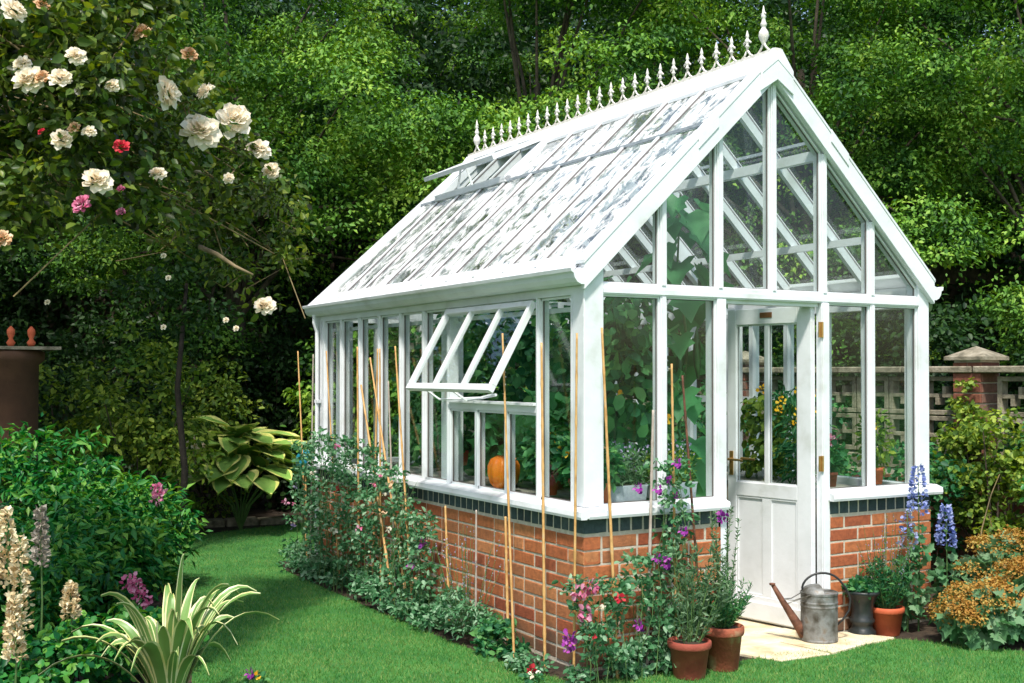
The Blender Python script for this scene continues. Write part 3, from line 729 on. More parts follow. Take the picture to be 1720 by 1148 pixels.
for k in range(3):
    mb = MB(); mb.box((.002, ed[k]+(.012 if k else 0), -sl_+.04), (.006, ed[k+1]-(.012 if k < 2 else 0), -.035)); part(mb, 'glass_pane', 'glass', ca)
for ya, yb in ((1.30, 1.16), (.95, 1.12)):
    mb = MB(); mb.tube([(-.24, ya+.1, 1.445), (-.18, ya, 1.375), (.02, yb, 1.385), (.03, yb-.14, 1.405)], [.007, .007, .007, .009], 6); part(mb, 'casement_stay')

# --- door, opened inwards
HX, HY = 1.655, .055
dw = .622
door = link('door', None, GH)
door.matrix_world = Matrix.Translation((HX, HY, 0)) @ Matrix.Rotation(math.radians(180-80), 4, 'Z')   # local +X from hinge to free edge, +Y ... towards the camera side
T = .04
DB, DM0, DM1, DT = .026, .80, .862, 1.925
MX = .325
mb = MB()
mb.box((0, 0, DB), (.100, T, DT)); mb.box((dw-.065, 0, DB), (dw, T, DT))
mb.box((.100, 0, DT-.095), (dw-.065, T, DT)); mb.box((.100, 0, DM0-.02), (dw-.065, T, DM1)); mb.box((.100, 0, DB), (dw-.065, T, DB+.15))
part(mb, 'door_frame', 'white', door, bevel=.002)
mb = MB(); mb.box((.100, .012, DB+.15), (dw-.065, T-.012, DM0-.02)); part(mb, 'door_panel', 'white', door)
mb = MB(); mb.box((MX-.022, .004, DB+.15), (MX+.022, T-.004, DM0-.02)); part(mb, 'muntin', 'white', door)
for a, b in ((.100, MX-.022), (MX+.022, dw-.065)):
    z0, z1 = DB+.15, DM0-.02
    mb = MB()
    for yy in (.004, T-.012+.001):
        mb.box((a, yy, z0), (a+.012, yy+.007, z1)); mb.box((b-.012, yy, z0), (b, yy+.007, z1)); mb.box((a+.012, yy, z0), (b-.012, yy+.007, z0+.012)); mb.box((a+.012, yy, z1-.012), (b-.012, yy+.007, z1))
    part(mb, 'panel_moulding', 'white', door)
mb = MB(); mb.box((MX-.013, .006, DM1), (MX+.013, T-.006, DT-.095)); part(mb, 'glazing_bar', 'white', door)
for a, b in ((.100, MX-.013), (MX+.013, dw-.065)):
    mb = MB(); mb.box((a, .018, DM1), (b, .022, DT-.095)); part(mb, 'glass_pane', 'glass', door)
    sm = MB()
    for yy in (.010, .024):
        sm.box((a, yy, DM1), (a+.008, yy+.006, DT-.095)); sm.box((b-.008, yy, DM1), (b, yy+.006, DT-.095)); sm.box((a+.008, yy, DM1), (b-.008, yy+.006, DM1+.009)); sm.box((a+.008, yy, DT-.104), (b-.008, yy+.006, DT-.095))
    part(sm, 'glazing_bead', 'white', door)
    sm = MB()
    for xx in (a+.008, b-.0105): sm.box((xx, .0255, DM1+.009), (xx+.0025, .0285, DT-.104))
    part(sm, 'glazing_seal', 'gasket', door)
# weather board on the bottom rail
for yy in (-.016, T): 
    mb = MB(); mb.prism([(yy, DB+.13), (yy+.016, DB+.13), (yy+.016, DB+.01), (yy, DB+.01)], 0, .002, dw-.002) if False else mb.box((.004, yy, DB+.01), (dw-.004, yy+.016, DB+.115))
    part(mb, 'weatherboard', 'white', door, bevel=.003)
mb = MB(); mb.box((MX-.045, T, DT-.058), (MX+.045, T+.003, DT-.025)); part(mb, 'nameplate', 'plate', door)
mb = MB(); mb.box((dw-.046, T, .90), (dw-.014, T+.004, 1.05)); hd = part(mb, 'handle_plate', 'brass', door, bevel=.002)
mb = MB(); mb.tube([(dw-.030, T+.004, 1.0), (dw-.030, T+.035, 1.0), (dw-.038, T+.042, 1.0), (dw-.145, T+.040, .998)], [.008, .007, .008, .007], 8); part(mb, 'handle', 'brass', hd)
mb = MB(); mb.box((dw-.046, -.004, .90), (dw-.014, 0, 1.05)); hd = part(mb, 'handle_plate', 'brass', door, bevel=.002)
mb = MB(); mb.tube([(dw-.030, -.004, 1.0), (dw-.030, -.035, 1.0), (dw-.038, -.042, 1.0), (dw-.145, -.040, .998)], [.008, .007, .008, .007], 8); part(mb, 'handle', 'brass', hd)
for z in (.96, 1.74, .16):
    mb = MB(); mb.tube([(HX+.004, -.001, z), (HX+.004, -.001, z+.09)], .007, 8); mb.box((HX-.018, .004, z), (HX+.004, .010, z+.09)); mb.box((HX+.005, -.0015, z), (HX+.030, .0035, z+.09)); part(mb, 'hinge', 'brass')

# --- inside floor, staging
g = MB(); g.box((.1, .1, -.02), (W_-.1, L_-.1, .012)); g.obj('greenhouse_floor', M['stone'], kind='structure')
def staging(label, x0, x1, y0, y1, z=.80):
    t = thing('staging_bench', label, 'bench', ((x0+x1)/2, (y0+y1)/2, 0))
    hx, hy = (x1-x0)/2, (y1-y0)/2
    n = int((x1-x0)/.09) if (x1-x0) < (y1-y0) else int((y1-y0)/.09)
    for i in range(n):
        mb = MB()
        if (x1-x0) < (y1-y0): a = -hx + i*2*hx/n; mb.box((a, -hy, z), (a+2*hx/n-.015, hy, z+.018))
        else: a = -hy + i*2*hy/n; mb.box((-hx, a, z), (hx, a+2*hy/n-.015, z+.018))
        mb.obj('slat', M['wood'], t)
    for sx in (-1, 1):
        for sy in (-1, 1):
            mb = MB(); mb.box((sx*(hx-.03)-.02, sy*(hy-.03)-.02, 0.012), (sx*(hx-.03)+.02, sy*(hy-.03)+.02, z)); mb.obj('leg', M['wood'], t)
    return t
staging('weathered slatted bench under the long window behind the bamboo canes', .18, .66, .12, 3.7)
staging('weathered slatted bench along the right hand glass beside the door', W_-.62, W_-.17, .12, 3.7, .79)

# =================================================================== plants helper
def stems(pts_list, rad, m, parent, name='stem'):
    mb = MB()
    for p in pts_list: mb.tube(p, [rad*(1-.6*i/(len(p)-1)) for i in range(len(p))], 5, cap=False)
    return mb.obj(name, m, parent, smooth=True)
def pot_mesh(r, h, m, rim=True, name='pot'):
    b = MB(); rb = r*.72
    b.lathe([(rb, 0), (rb+.003, .004), (r*.93, h*.80), (r*1.0, h*.80), (r*1.035, h*.83), (r*1.05, h*.90), (r*1.035, h*.985), (r*1.0, h), (r*.90, h), (r*.86, h*.88)], 28)
    return b.mesh(name, m, smooth=True)
def soil_disc(r, z, parent): 
    b = MB(); b.lathe([(r, z-.01), (r, z), (r*.5, z+.006), (.001, z+.008)], 20); return b.obj('soil', M['soil'], parent)

# =================================================================== things inside the greenhouse
zb = .819
# pumpkin
t = thing('pumpkin', 'ripe orange pumpkin behind the middle lower pane of the opening window', 'pumpkin', (.15, 1.10, .842), 0)
b = MB(); b.lathe([(.012, 0), (.05, .004), (.075, .03), (.088, .075), (.088, .12), (.07, .155), (.035, .170), (.012, .164)], 40, ribs=(10, .15)); b.obj('fruit', M['pumpkin'], t, smooth=True)
b = MB(); b.tube([(0,0,.160),(.004,.0,.185),(.014,.005,.20)], [.011,.007,.009], 7); b.obj('stalk', M['stem'], t)
t.scale = (1.12, 1.12, 1.15)
# pots with peppers and marigolds at the near end
def potted(label, cat, loc, r, h, potm, leafm, n, crown, L, W, flower=None, nf=0, fs=.03, tmpl=T_OVAL, name='potted_plant', group=None, up=.6):
    t = thing(name, label, cat, loc, rs.rand()*6, group)
    link('pot', pot_mesh(r, h, potm), t); soil_disc(r*.88, h*.93, t)
    cz, rx, rz = crown
    P, Dv, N, Ls, Ws = cloud((0, 0, h+cz), (rx, rx, rz), n, L, W, up=up)
    ok = P[:,2] > h*.9
    link('foliage', leafmesh('foliage', tmpl, P[ok], Dv[ok], N[ok], Ls[ok], Ws[ok], leafm), t)
    sp = []
    for i in range(7):
        a = rs.rand()*6.28; e = rs.rand()*rx*.8
        sp.append([(0.01*math.cos(a), .01*math.sin(a), h*.9), (e*.5*math.cos(a), e*.5*math.sin(a), h+cz*.6), (e*math.cos(a), e*math.sin(a), h+cz+rz*.6)])
    stems(sp, .005, M['stem'], t)
    if flower:
        fmesh = [cluster(flower, 7, fs*.35, fs*.6) for _ in range(2)]
        for i in range(nf):
            d = rdir(1)[0]; d[2] = abs(d[2])*.7
            if d[1] > 0 and rs.rand() < .6: d[1] *= -1
            link('flower', fmesh[i % 2], t, (d[0]*rx*.95, d[1]*rx*.95, h+cz+d[2]*rz*1.0), (0, 0, rs.rand()*6))
    return t
potted('terracotta pot of yellow fruited pepper on the bench just right of the pumpkin', 'potted plant', (.20, .68, zb+.02), .07, .12, M['redpot'], M['vineleaf'], 420, (.12, .14, .15), .06, .035, M['yellowpetal'], 9, .045)
potted('terracotta pot of orange fruited pepper behind the last pane before the corner post', 'potted plant', (.20, .33, zb+.02), .07, .12, M['terracotta'], M['vineleaf'], 420, (.12, .13, .15), .06, .035, M['yellowpetal'], 9, .04)
potted('small terracotta pot squeezed against the white corner post inside the glass', 'potted plant', (.22, .17, zb+.02), .062, .11, M['redpot'], M['vineleaf'], 260, (.10, .10, .12), .055, .03, M['peachpetal'], 5, .035)
potted('terracotta pot of leafy pepper between the pumpkin and the yellow fruited one', 'potted plant', (.34, .55, zb), .07, .12, M['terracotta'], M['vineleaf'], 380, (.14, .13, .17), .06, .035, M['peachpetal'], 5, .035)
potted('small pot with white flowers on the bench near the middle of the long side', 'potted plant', (.30, 1.95, zb+.10), .055, .10, M['redpot'], M['vineleaf'], 260, (.09, .09, .10), .05, .03, M['whitepetal'], 8, .04)
potted('broad leaved seedling in a pot behind the left lower pane of the opening window', 'potted plant', (.36, 1.42, zb), .07, .12, M['terracotta'], M['bigleaf'], 150, (.15, .18, .17), .11, .085, None, 0, tmpl=T_LOBED)
potted('broad leaved marrow plant filling the middle lower pane behind the pumpkin', 'potted plant', (.52, 1.12, zb), .08, .13, M['terracotta'], M['bigleaf'], 170, (.22, .22, .22), .13, .10, None, 0, tmpl=T_LOBED)
potted('bright terracotta pot with a yellow green seedling inside the far right front pane', 'potted plant', (2.30, .20, .842), .055, .105, M['redpot'], M['shrubleaf'], 260, (.16, .11, .20), .045, .025, M['yellowpetal'], 2, .03)
potted('pot of pink geranium inside the glass just right of the door jamb', 'potted plant', (1.93, .22, .842), .052, .09, M['terracotta'], M['vineleaf'], 200, (.10, .08, .10), .05, .04, M['pinkpetal'], 0, .03)
f = link('flower', cluster(M['pinkpetal'], 18, .022, .03), None, (1.93, .20, 1.13)); f.parent = bpy.data.objects['potted_plant.008'] if 'potted_plant.008' in bpy.data.objects else None
if f.parent: f.matrix_parent_inverse = Matrix.Translation(f.parent.location).inverted() if False else (Matrix.Translation(Vector(f.parent.location)) @ Matrix.Rotation(f.parent.rotation_euler.z, 4, 'Z')).inverted()
# troughs on the front left sill board
def trough(label, x0, x1, y0, kind):
    t = thing('planting_trough', label, 'planter', ((x0+x1)/2, y0, .842), 0, 'grey troughs on the front sill'); hx = (x1-x0)/2
    b = MB(); b.prism([(-hx+.01, 0), (hx-.01, 0), (hx, .075), (hx+.006, .075), (hx+.006, .085), (-hx-.006, .085), (-hx-.006, .075), (-hx, .075)], 1, 0, .13); b.obj('box', M['lead'], t, bevel=.003)
    b = MB(); b.box((-hx+.012, .012, .085), (hx-.012, .118, .089)); b.obj('soil', M['soil'], t)
    n = 900; P = np.stack([rs.uniform(-hx, hx, n), rs.uniform(.0, .13, n), .085+rs.rand(n)**1.3*.16], 1)
    link('foliage', leafmesh('foliage', T_SIMPLE, P, rdir(n)+[0,0,.7], rdir(n), rs.uniform(.02,.045,n), .012, kind), t)
    n = 160; P = np.stack([rs.uniform(-hx, hx, n), rs.uniform(.0, .13, n), .16+rs.rand(n)*.16], 1)
    link('flower', leafmesh('flower', T_OVAL, P, rdir(n), rdir(n), .014, .012, M['mauvepetal']), t)
trough('grey trough of lavender inside the front pane beside the corner post', .17, .50, .13, M['greyleaf'])
trough('grey trough of herbs inside the second front pane near the door', .55, .84, .13, M['shrubleaf'])
# climbing plants inside, trained up strings
def climber(label, x, y, z0, z1, rad, n, m, tmpl, L, W, name='climbing_plant', cat='plant', fl=None, nf=0):
    t = thing(name, label, cat, (x, y, 0), 0, None)
    k = int((z1-z0)/.16)+1
    cs = [(rs.normal(0, .03), rs.normal(0, .03), z0 + i*(z1-z0)/k + .08) for i in range(k)]
    P, Dv, N, Ls, Ws = clumps(cs, rad, n//k, .6, L, W, up=.4, droop=.7, shell=.3)
    N[:,1] -= .4; N[:,0] -= .2
    link('foliage', leafmesh('foliage', tmpl, P, Dv, N, Ls, Ws, m), t)
    stems([[(0, 0, 0.012)] + [(c[0]*.5, c[1]*.5, c[2]) for c in cs]], .008, M['stem'], t)
    if fl:
        fm_ = cluster(fl, 8, .015, .035)
        for i in range(nf): link('flower', fm_, t, (rs.normal(0, rad*.6), -rad*.8+rs.normal(0,.03), rs.uniform(z0, z1)))
    return t
cl = [('tomato vine at the near end of the long bench behind the last side pane', .62, .55, .3, 1.95), ('tomato vine behind the right hand pane of the opened sash', .78, .95, .3, 2.0),
      ('bean vine behind the middle pane of the opened sash', .85, 1.35, .2, 1.9), ('dark bean vine behind the broad white pilaster', .80, 1.8, .2, 2.0),
      ('bean vine behind the second pair of panes from the opening window', .75, 2.3, .2, 2.05), ('bean vine behind the sweet peas deep inside the long side', .72, 2.75, .2, 1.95),
      ('bean vine in the far back corner of the glasshouse', .7, 3.25, .2, 1.8)]
for i, (lb, x, y, z0, z1) in enumerate(cl):
    climber(lb, x, y, z0, z1, .27, 1100, M['vineleaf'], T_OVAL, .085, .06, fl=M['yellowpetal'] if i in (0, 1) else None, nf=3)
climber('orange flowered lily stems inside the panes right of the door', 2.10, .62, .80, 1.42, .16, 700, M['vineleaf'], T_SIMPLE, .07, .018, name='lily_plant', fl=None)
lily = bpy.data.objects['lily_plant']
for (dx, dy, dz) in ((-.13,-.1,1.42),(-.02,-.16,1.40),(-.20,.0,1.30),(-.12,-.08,1.28),(.06,-.1,1.46),(-.3,.05,1.43),(-.17,-.12,1.22),(.02,-.14,1.30),(-.24,-.06,1.36)):
    link('flower', bloom('flower', M['yellowpetal'], .085, 9, .8), lily, (dx, dy, dz))
climber('fresh green tomato plant on the right bench behind the far right front pane', 2.22, 1.1, .80, 1.35, .20, 700, M['shrubleaf'], T_OVAL, .06, .04)
climber('loose green vine deep inside behind the open door', 1.55, 2.9, .1, 1.3, .3, 1000, M['vineleaf'], T_OVAL, .08, .055)
# cucumber plant with big leaves, each leaf a part
t = thing('cucumber_plant', 'tall cucumber vine with broad leaves and hanging fruit inside left of the door', 'plant', (1.13, .62, 0))
stems([[(0,0,.012),(.02,.0,.6),(-.02,.02,1.2),(.03,0,1.7),(-.03,.02,2.2),(.0,.03,2.62)]], .014, M['stem'], t)
lm = [leafmesh('leaf', T_LOBED, [(0,0,0)], [(0,1,-.25)], [(0,.25,1)], s, s*1.0, M['bigleaf'], rnd=np.array([c])) for s, c in ((.22,.15),(.17,.45),(.25,.75),(.15,.3))]
hts = list(np.linspace(.72, 2.58, 64)); random.shuffle(hts)
for i, z in enumerate(hts):
    a = i*2.4 + random.uniform(-.4, .4); r0 = random.uniform(.04, .15)
    link('leaf', lm[i % 4], t, (r0*math.cos(a), r0*math.sin(a), z), (random.uniform(-.9, -.1), random.uniform(-.3, .3), a-math.pi/2))
for (dx, dy, z, l) in ((.02,-.10,1.50,.26),(-.08,-.06,1.36,.30),(.12,-.02,1.95,.22)):
    b = MB(); b.tube([(dx,dy,z+l+.04),(dx,dy,z+l),(dx,dy,z+l*.7),(dx+.006,dy,z+l*.3),(dx+.01,dy,z)], [.004,.014,.022,.022,.008], 9); b.obj('cucumber', M['bigleaf'] if False else M['greenstripe'] if False else mat('cucumber_skin', [(.3,(.012,.07,.018)),(.7,(.03,.12,.03))], 20, .4), t, smooth=True)

# =================================================================== paving and pots at the door
def slab(poly, z0, z1, label=None):
    b = MB(); b.prism(poly, 2, z0, z1); return b
pv = link('doorstep_paving', None, kind='structure')
slab([(.90,-.02),(1.02,-.34),(1.36,-.36),(1.30,-.02)], -.02, .016).obj('paving_slab', M['slab'], pv, bevel=.005)
slab([(1.315,-.02),(1.375,-.36),(1.66,-.30),(1.95,-.27),(1.80,-.02)], -.02, .020).obj('paving_slab', M['slab'], pv, bevel=.005)
slab([(.947,-.015),(1.652,-.015),(1.652,.24),(.947,.24)], -.02, .018).obj('paving_slab', M['slab'], pv, bevel=.005)
slab([(.947,.25),(1.652,.25),(1.652,.9),(.947,.9)], -.02, .015).obj('paving_slab', M['slab'], pv, bevel=.005)

# watering can
cx_, cy_ = 1.515, -.115
t = thing('watering_can', 'galvanised watering can with rusty spout standing on the paving before the door', 'watering can', (cx_, cy_, .020), -.50)
b = MB(); R_ = .104
b.lathe([(.02,.0),(R_*.97,.0),(R_,.006),(R_,.012),(R_*.985,.016),(R_*.985,.19),(R_*1.005,.194),(R_*1.005,.20),(R_*.985,.204),(R_*.985,.212),(R_*1.005,.216),(R_*1.005,.222),(R_*.985,.226),(R_*.985,.262),(R_*1.02,.264),(R_*1.02,.274),(R_*.985,.276),(R_*.95,.27)], 36)
b.obj('body', M['galv'], t, smooth=False)
b = MB()   # half cover domed over the front of the mouth
vs = []; fs = []; nn = 14
for i in range(6):
    ph = i/5*math.pi/2
    for j in range(nn):
        an = math.pi*.5 + math.pi*j/(nn-1)
        vs.append((R_*.98*math.cos(ph)*math.cos(an)*(1) + .0, R_*.98*math.cos(ph)*math.sin(an), .272+.045*math.sin(ph)))
for i in range(5):
    for j in range(nn-1): fs.append((i*nn+j, i*nn+j+1, (i+1)*nn+j+1, (i+1)*nn+j))
b.add(vs, fs); cv = b.obj('cover', M['galv'], t, smooth=True)
b = MB(); b.tube([(-.085,0,.03),(-.12,0,.085),(-.21,0,.225),(-.262,0,.312)], [.030,.027,.017,.012], 12); b.lathe([(.016,0),(.018,.01),(.013,.012)], 10, (-.266,0,.312)); b.obj('spout', M['rust'], t, smooth=True)
b = MB(); 
for s in (-1, 1): b.tube([(-.205,s*.006,.235),(-.15,s*.03,.232),(-.07,s*.078,.268 if s < 0 else .262)], .0032, 6)
b.tube([(-.190,0,.205),(-.10,.0,.235)], .003, 6); b.obj('brace', M['galv'], t)
b = MB(); b.tube([(-.092,0,.268)]+[(.02-.112*math.cos(a)*1.05, 0, .285+.095*math.sin(a)) for a in np.linspace(.15, 2.6, 12)]+[(.155,0,.29),(.178,0,.235),(.172,0,.17),(.135,0,.115),(.100,0,.085)], .0065, 8); b.obj('handle', M['darkmetal'], t, smooth=True)

def wispy(parent, n, h0, h1, spread, m, L, W, lean=.25, base=(0,0,0), ns=22, name='foliage'):
    """upright stems with leaves along them"""
    sp = []; P = []; D_ = []
    for i in range(ns):
        a = rs.rand()*6.28; r = spread*rs.rand()**.6; hh = rs.uniform(h0, h1); bx, by = base[0]+.3*r*math.cos(a), base[1]+.3*r*math.sin(a)
        tx, ty = base[0]+r*math.cos(a)*(1+lean), base[1]+r*math.sin(a)*(1+lean)
        pts = [(bx, by, base[2]), (bx*.5+tx*.5+rs.normal(0,.01), by*.5+ty*.5+rs.normal(0,.01), base[2]+hh*.5), (tx, ty, base[2]+hh)]
        sp.append(pts)
        k = max(2, n//ns); tt = rs.rand(k)**.8
        a0 = np.array(pts[0]); a1 = np.array(pts[1]); a2 = np.array(pts[2])
        q = np.where(tt[:,None] < .5, a0+(a1-a0)*tt[:,None]*2, a1+(a2-a1)*(tt[:,None]-.5)*2)
        P.append(q); dd = rdir(k); dd[:,2] = np.abs(dd[:,2])*.8+.2; D_.append(dd)
    P = np.concatenate(P); D_ = np.concatenate(D_)
    stems(sp, .0025, M['stem'], parent)
    link(name, leafmesh(name, T_SIMPLE, P, D_, rdir(len(P)), L*rs.uniform(.6,1.3,len(P)), W, m), parent, kind='stuff')
    return sp

# pot 1: small bowl pot, loose sweet pea-ish plant
t = thing('terracotta_pot_plant', 'dark terracotta pot with wispy grey green plant, nearest pot to the lawn', 'potted plant', (.405, -.345, .006), 0)
link('pot', pot_mesh(.106, .185, M['terracotta']), t); soil_disc(.094, .170, t)
wispy(t, 520, .22, .50, .20, M['greyleaf'], .05, .013, base=(0,0,.17), ns=26)
t = thing('terracotta_pot_plant', 'tall stained terracotta pot of bushy rosemary beside the door jamb', 'potted plant', (.655, -.30, .006), 0)
link('pot', pot_mesh(.108, .225, M['oldpot']), t); soil_disc(.096, .21, t)
wispy(t, 1800, .12, .30, .13, M['vineleaf'], .035, .006, base=(0,0,.21), ns=60)
wispy(t, 900, .40, .62, .085, M['greyleaf'], .022, .008, base=(0,0,.21), ns=9, name='flower_spike')
# black urn with succulent
t = thing('black_urn', 'black glazed urn with a low dark leafy plant right of the door jamb', 'urn', (1.885, -.085, 0.0), 0)
b = MB(); b.lathe([(.070,0),(.078,.004),(.078,.03),(.062,.045),(.058,.07),(.070,.082),(.072,.095),(.062,.105),(.060,.15),(.072,.20),(.090,.238),(.106,.250),(.108,.262),(.098,.268),(.085,.262)], 32)
b.obj('pot', M['black'], t, smooth=True)
P, Dv, N, Ls, Ws = cloud((0,0,.275), (.10,.10,.045), 420, .035, .022)
link('foliage', leafmesh('foliage', T_OVAL, P, Dv, N, Ls, Ws, M['vineleaf']), t)
# lavender pot
t = thing('terracotta_pot_plant', 'bright orange terracotta pot of lavender standing right of the black urn', 'potted plant', (2.035, -.13, 0), 0)
link('pot', pot_mesh(.10, .165, M['redpot']), t); soil_disc(.088, .15, t)
wispy(t, 1300, .12, .33, .14, M['vineleaf'], .045, .009, base=(0,0,.15), ns=50)
wispy(t, 420, .38, .56, .17, M['mauvepetal'], .012, .007, base=(0,0,.15), ns=26, name='flower_spike')

# =================================================================== delphiniums
def delphinium(label, loc, h, h0, n, m=None):
    t = thing('delphinium', label, 'flower', loc, 0, None)
    stems([[(0,0,0),(.01,0,h*.5),(0,0,h)]], .006, M['stem'], t)
    P, Dv, N, Ls, Ws = cloud((0,0,h0*.5), (.08,.08,h0*.45), 80, .06, .045); link('foliage', leafmesh('foliage', T_LOBED, P, Dv, N, Ls, Ws, M['alchleaf']), t)
    z = rs.uniform(h0, h, n); a = rs.rand(n)*6.28; r = .012+.030*np.clip((h-z)/(h-h0)*1.4, 0, 1)
    P = np.stack([r*np.cos(a), r*np.sin(a), z], 1); d = np.stack([np.cos(a), np.sin(a), rs.normal(0,.4,n)], 1)
    link('flower', leafmesh('flower', T_OVAL, P, d, rdir(n), .026, .024, m or M['bluepetal']), t)
delphinium('tallest pale blue delphinium spike in front of the right end of the white sill', (2.26,-.17,0), .98, .70, 170)
delphinium('short sparse blue delphinium spike left of the tallest one', (2.19,-.15,0), .72, .50, 60)
delphinium('full lilac blue delphinium spike at the brick corner right of the tallest one', (2.44,-.22,0), .74, .50, 200)

# =================================================================== bamboo canes
CANES = [
 ((-.12,3.97,1.71),(-.17,3.60),'cane','outermost cane at the far left, leaning outwards away from the glasshouse'),
 ((-.12,3.62,1.68),(-.15,3.60),'greycane','thin upright cane before the far corner post of the glasshouse'),
 ((-.12,3.34,1.70),(-.17,2.93),'cane','thick orange cane leaning right just inside the far corner post'),
 ((-.12,2.73,1.72),(-.15,2.62),'cane','upright dark cane between the far corner post and the cane pair'),
 ((-.12,2.66,1.45),(-.20,1.90),'cane','short cane slanting strongly right through the sweet peas'),
 ((-.12,2.50,1.64),(-.18,1.72),'cane','long cane slanting strongly right across the cane pair'),
 ((-.12,2.37,1.70),(-.16,2.36),'cane','left hand cane of the tight upright pair'),
 ((-.13,2.31,1.70),(-.16,2.22),'cane','right hand cane of the tight upright pair'),
 ((-.12,2.19,1.48),(-.17,1.95),'greycane','short weathered grey cane right of the tight upright pair'),
 ((-.12,2.08,1.71),(-.18,1.66),'cane','cane crossing the first white mullion left of the opened sash'),
 ((-.12,1.34,.73),(-.14,1.24),'cane','short stub of cane against the bricks left of the lavender clump'),
 ((-.10,.98,.74),(-.12,.95),'greycane','thin grey stub of cane behind the mauve lavender spikes'),
 ((-.11,.62,.74),(-.13,.55),'cane','short stub of cane against the bricks right of the lavender clump'),
 ((-.14,.60,1.75),(-.22,.33),'cane','tall cane leaning across the corner of the opened sash'),
 ((-.12,.22,1.69),(-.16,.12),'cane','tall straight cane right of the opened sash, before the last side pane'),
 ((-.12,-.12,1.73),(-.14,-.12),'cane','straight cane exactly before the left edge of the near corner post'),
 ((.03,-.12,1.76),(.07,-.20),'cane','tallest cane before the right edge of the near corner post'),
 ((.35,-.12,1.34),(.27,-.17),'greycane','short greyish cane before the mullion of the front left panes'),
 ((.47,-.12,1.58),(.47,-.16),'cane','upright cane before the second front pane left of the door'),
 ((.54,-.12,1.52),(.66,-.15),'rust','dark brown cane slanting right before the second front pane'),
]
for top, base, m, lb in CANES:
    a = np.array([base[0], base[1], -.02]); b_ = np.array(top); pts = []; rr = []
    r0 = random.uniform(.0070, .0095); n = 8
    for i in range(n):
        f0 = i/n
        for df, k in ((0, 1.22), (.02, .98), (.105, .94)):
            q = a+(b_-a)*min(1, f0+df); pts.append(q); rr.append(r0*k*(1-.25*f0))
    pts.append(b_); rr.append(r0*.72)
    o = MB().tube(pts, rr, 7).obj('bamboo_cane', M[m], smooth=True, label=lb, cat='cane', group='bamboo canes along the glasshouse wall')

# =================================================================== sweet peas and border along the walls
fl = {k: [cluster(M[k], 8, .012, .026, 'flower') for _ in range(2)] for k in ('pinkpetal','whitepetal','purplepetal','redpetal','mauvepetal','peachpetal')}
def sweetpea(label, x, y, h, rx, ry, n, flowers, leafm='pealeaf', name='sweet_pea', low=0.0, L=.036):
    t = thing(name, label, 'plant', (x, y, 0), 0, None)
    k = max(5, int(h/.09))
    cs = [(rs.uniform(-rx, rx)*(1-.35*i/k), rs.uniform(-ry, ry)*(1-.35*i/k), low+(h-low)*(i+.5)/k) for i in range(k) for _ in range(3)]
    P, Dv, N, Ls, Ws = clumps(cs, .075, n//len(cs), .9, L, L*.62, up=.35, droop=.1, shell=.2, jit=.8)
    ok = P[:,2] > .01; ok &= ~((x+P[:,0] > -.01) & (y+P[:,1] > -.01))
    link('foliage', leafmesh('foliage', T_OVAL, P[ok], Dv[ok], N[ok], Ls[ok], Ws[ok], M[leafm]), t)
    sp = []
    for i in range(9):
        a, b = rs.uniform(-rx, rx), rs.uniform(-ry, ry); hh = h*rs.uniform(.6, 1.05)
        sp.append([(a, b, 0), (a+rs.normal(0,.02), b+rs.normal(0,.02), hh*.35), (a+rs.normal(0,.03), b+rs.normal(0,.03), hh*.7), (a+rs.normal(0,.04), b+rs.normal(0,.04), hh)])
    stems([p for p in sp], .0028, M['stem'], t)
    for (kind, cnt) in flowers:
        for i in range(cnt):
            q = (-rx*rs.uniform(.3,1.2) if abs(x) < .3 and y > .0 else rs.uniform(-rx, rx), (rs.uniform(-ry, ry) if y > 0 else -ry*rs.uniform(.5,1.2)), rs.uniform(.3, 1.02)*h)
            o = link('flower', fl[kind][i % 2], t, q, (0, 0, rs.rand()*6)); s = rs.uniform(.6, 1.1); o.scale = (s, s, s)
    return t
sweetpea('sweet pea clump at the far corner climbing the leftmost canes', -.21, 3.55, 1.02, .11, .20, 1050, [('mauvepetal',2),('pinkpetal',2),('whitepetal',1)])
sweetpea('tall sweet pea around the thick leaning orange cane', -.20, 3.12, 1.10, .11, .20, 1150, [('pinkpetal',1),('redpetal',1),('whitepetal',2)])
sweetpea('tall sweet pea left of the tight cane pair', -.20, 2.70, 1.08, .11, .20, 1150, [('pinkpetal',1),('redpetal',1),('whitepetal',2)])
sweetpea('tall sweet pea around the tight cane pair', -.20, 2.28, 1.04, .11, .20, 1100, [('pinkpetal',2),('whitepetal',1)])
sweetpea('sweet pea with pale flowers spilling below the white sill', -.19, 1.88, .92, .10, .18, 900, [('pinkpetal',1),('whitepetal',2),('peachpetal',2)])
sweetpea('thin sweet pea at the right end of the climbing row on bare brick', -.17, 1.58, .66, .08, .12, 800, [('purplepetal',2),('peachpetal',2)])
def bush(label, loc, r, h, n, m, L, W, tmpl=T_OVAL, name='low_plant', cat='plant', cut=True, group=None, cl=None, per=None, up=.6):
    t = thing(name, label, cat, loc, 0, group)
    k = cl or 14
    d = rdir(k); cs = d*np.array([r[0]*.75, r[1]*.75, h*.36])+np.array([0,0,h*.5])
    P, Dv, N, Ls, Ws = clumps(cs, min(r[0], r[1], h)*.42, n//k, .8, L, W, up=up, droop=.2, shell=.25)
    X = P[:,0]+loc[0]; Y = P[:,1]+loc[1]; ok = P[:,2]+loc[2] > .005
    if cut: ok &= ~((X > -.02) & (X < W_+.03) & (Y > -.02) & (Y < L_+.02))
    link('foliage', leafmesh('foliage', tmpl, P[ok], Dv[ok], N[ok], Ls[ok], Ws[ok], m), t)
    return t
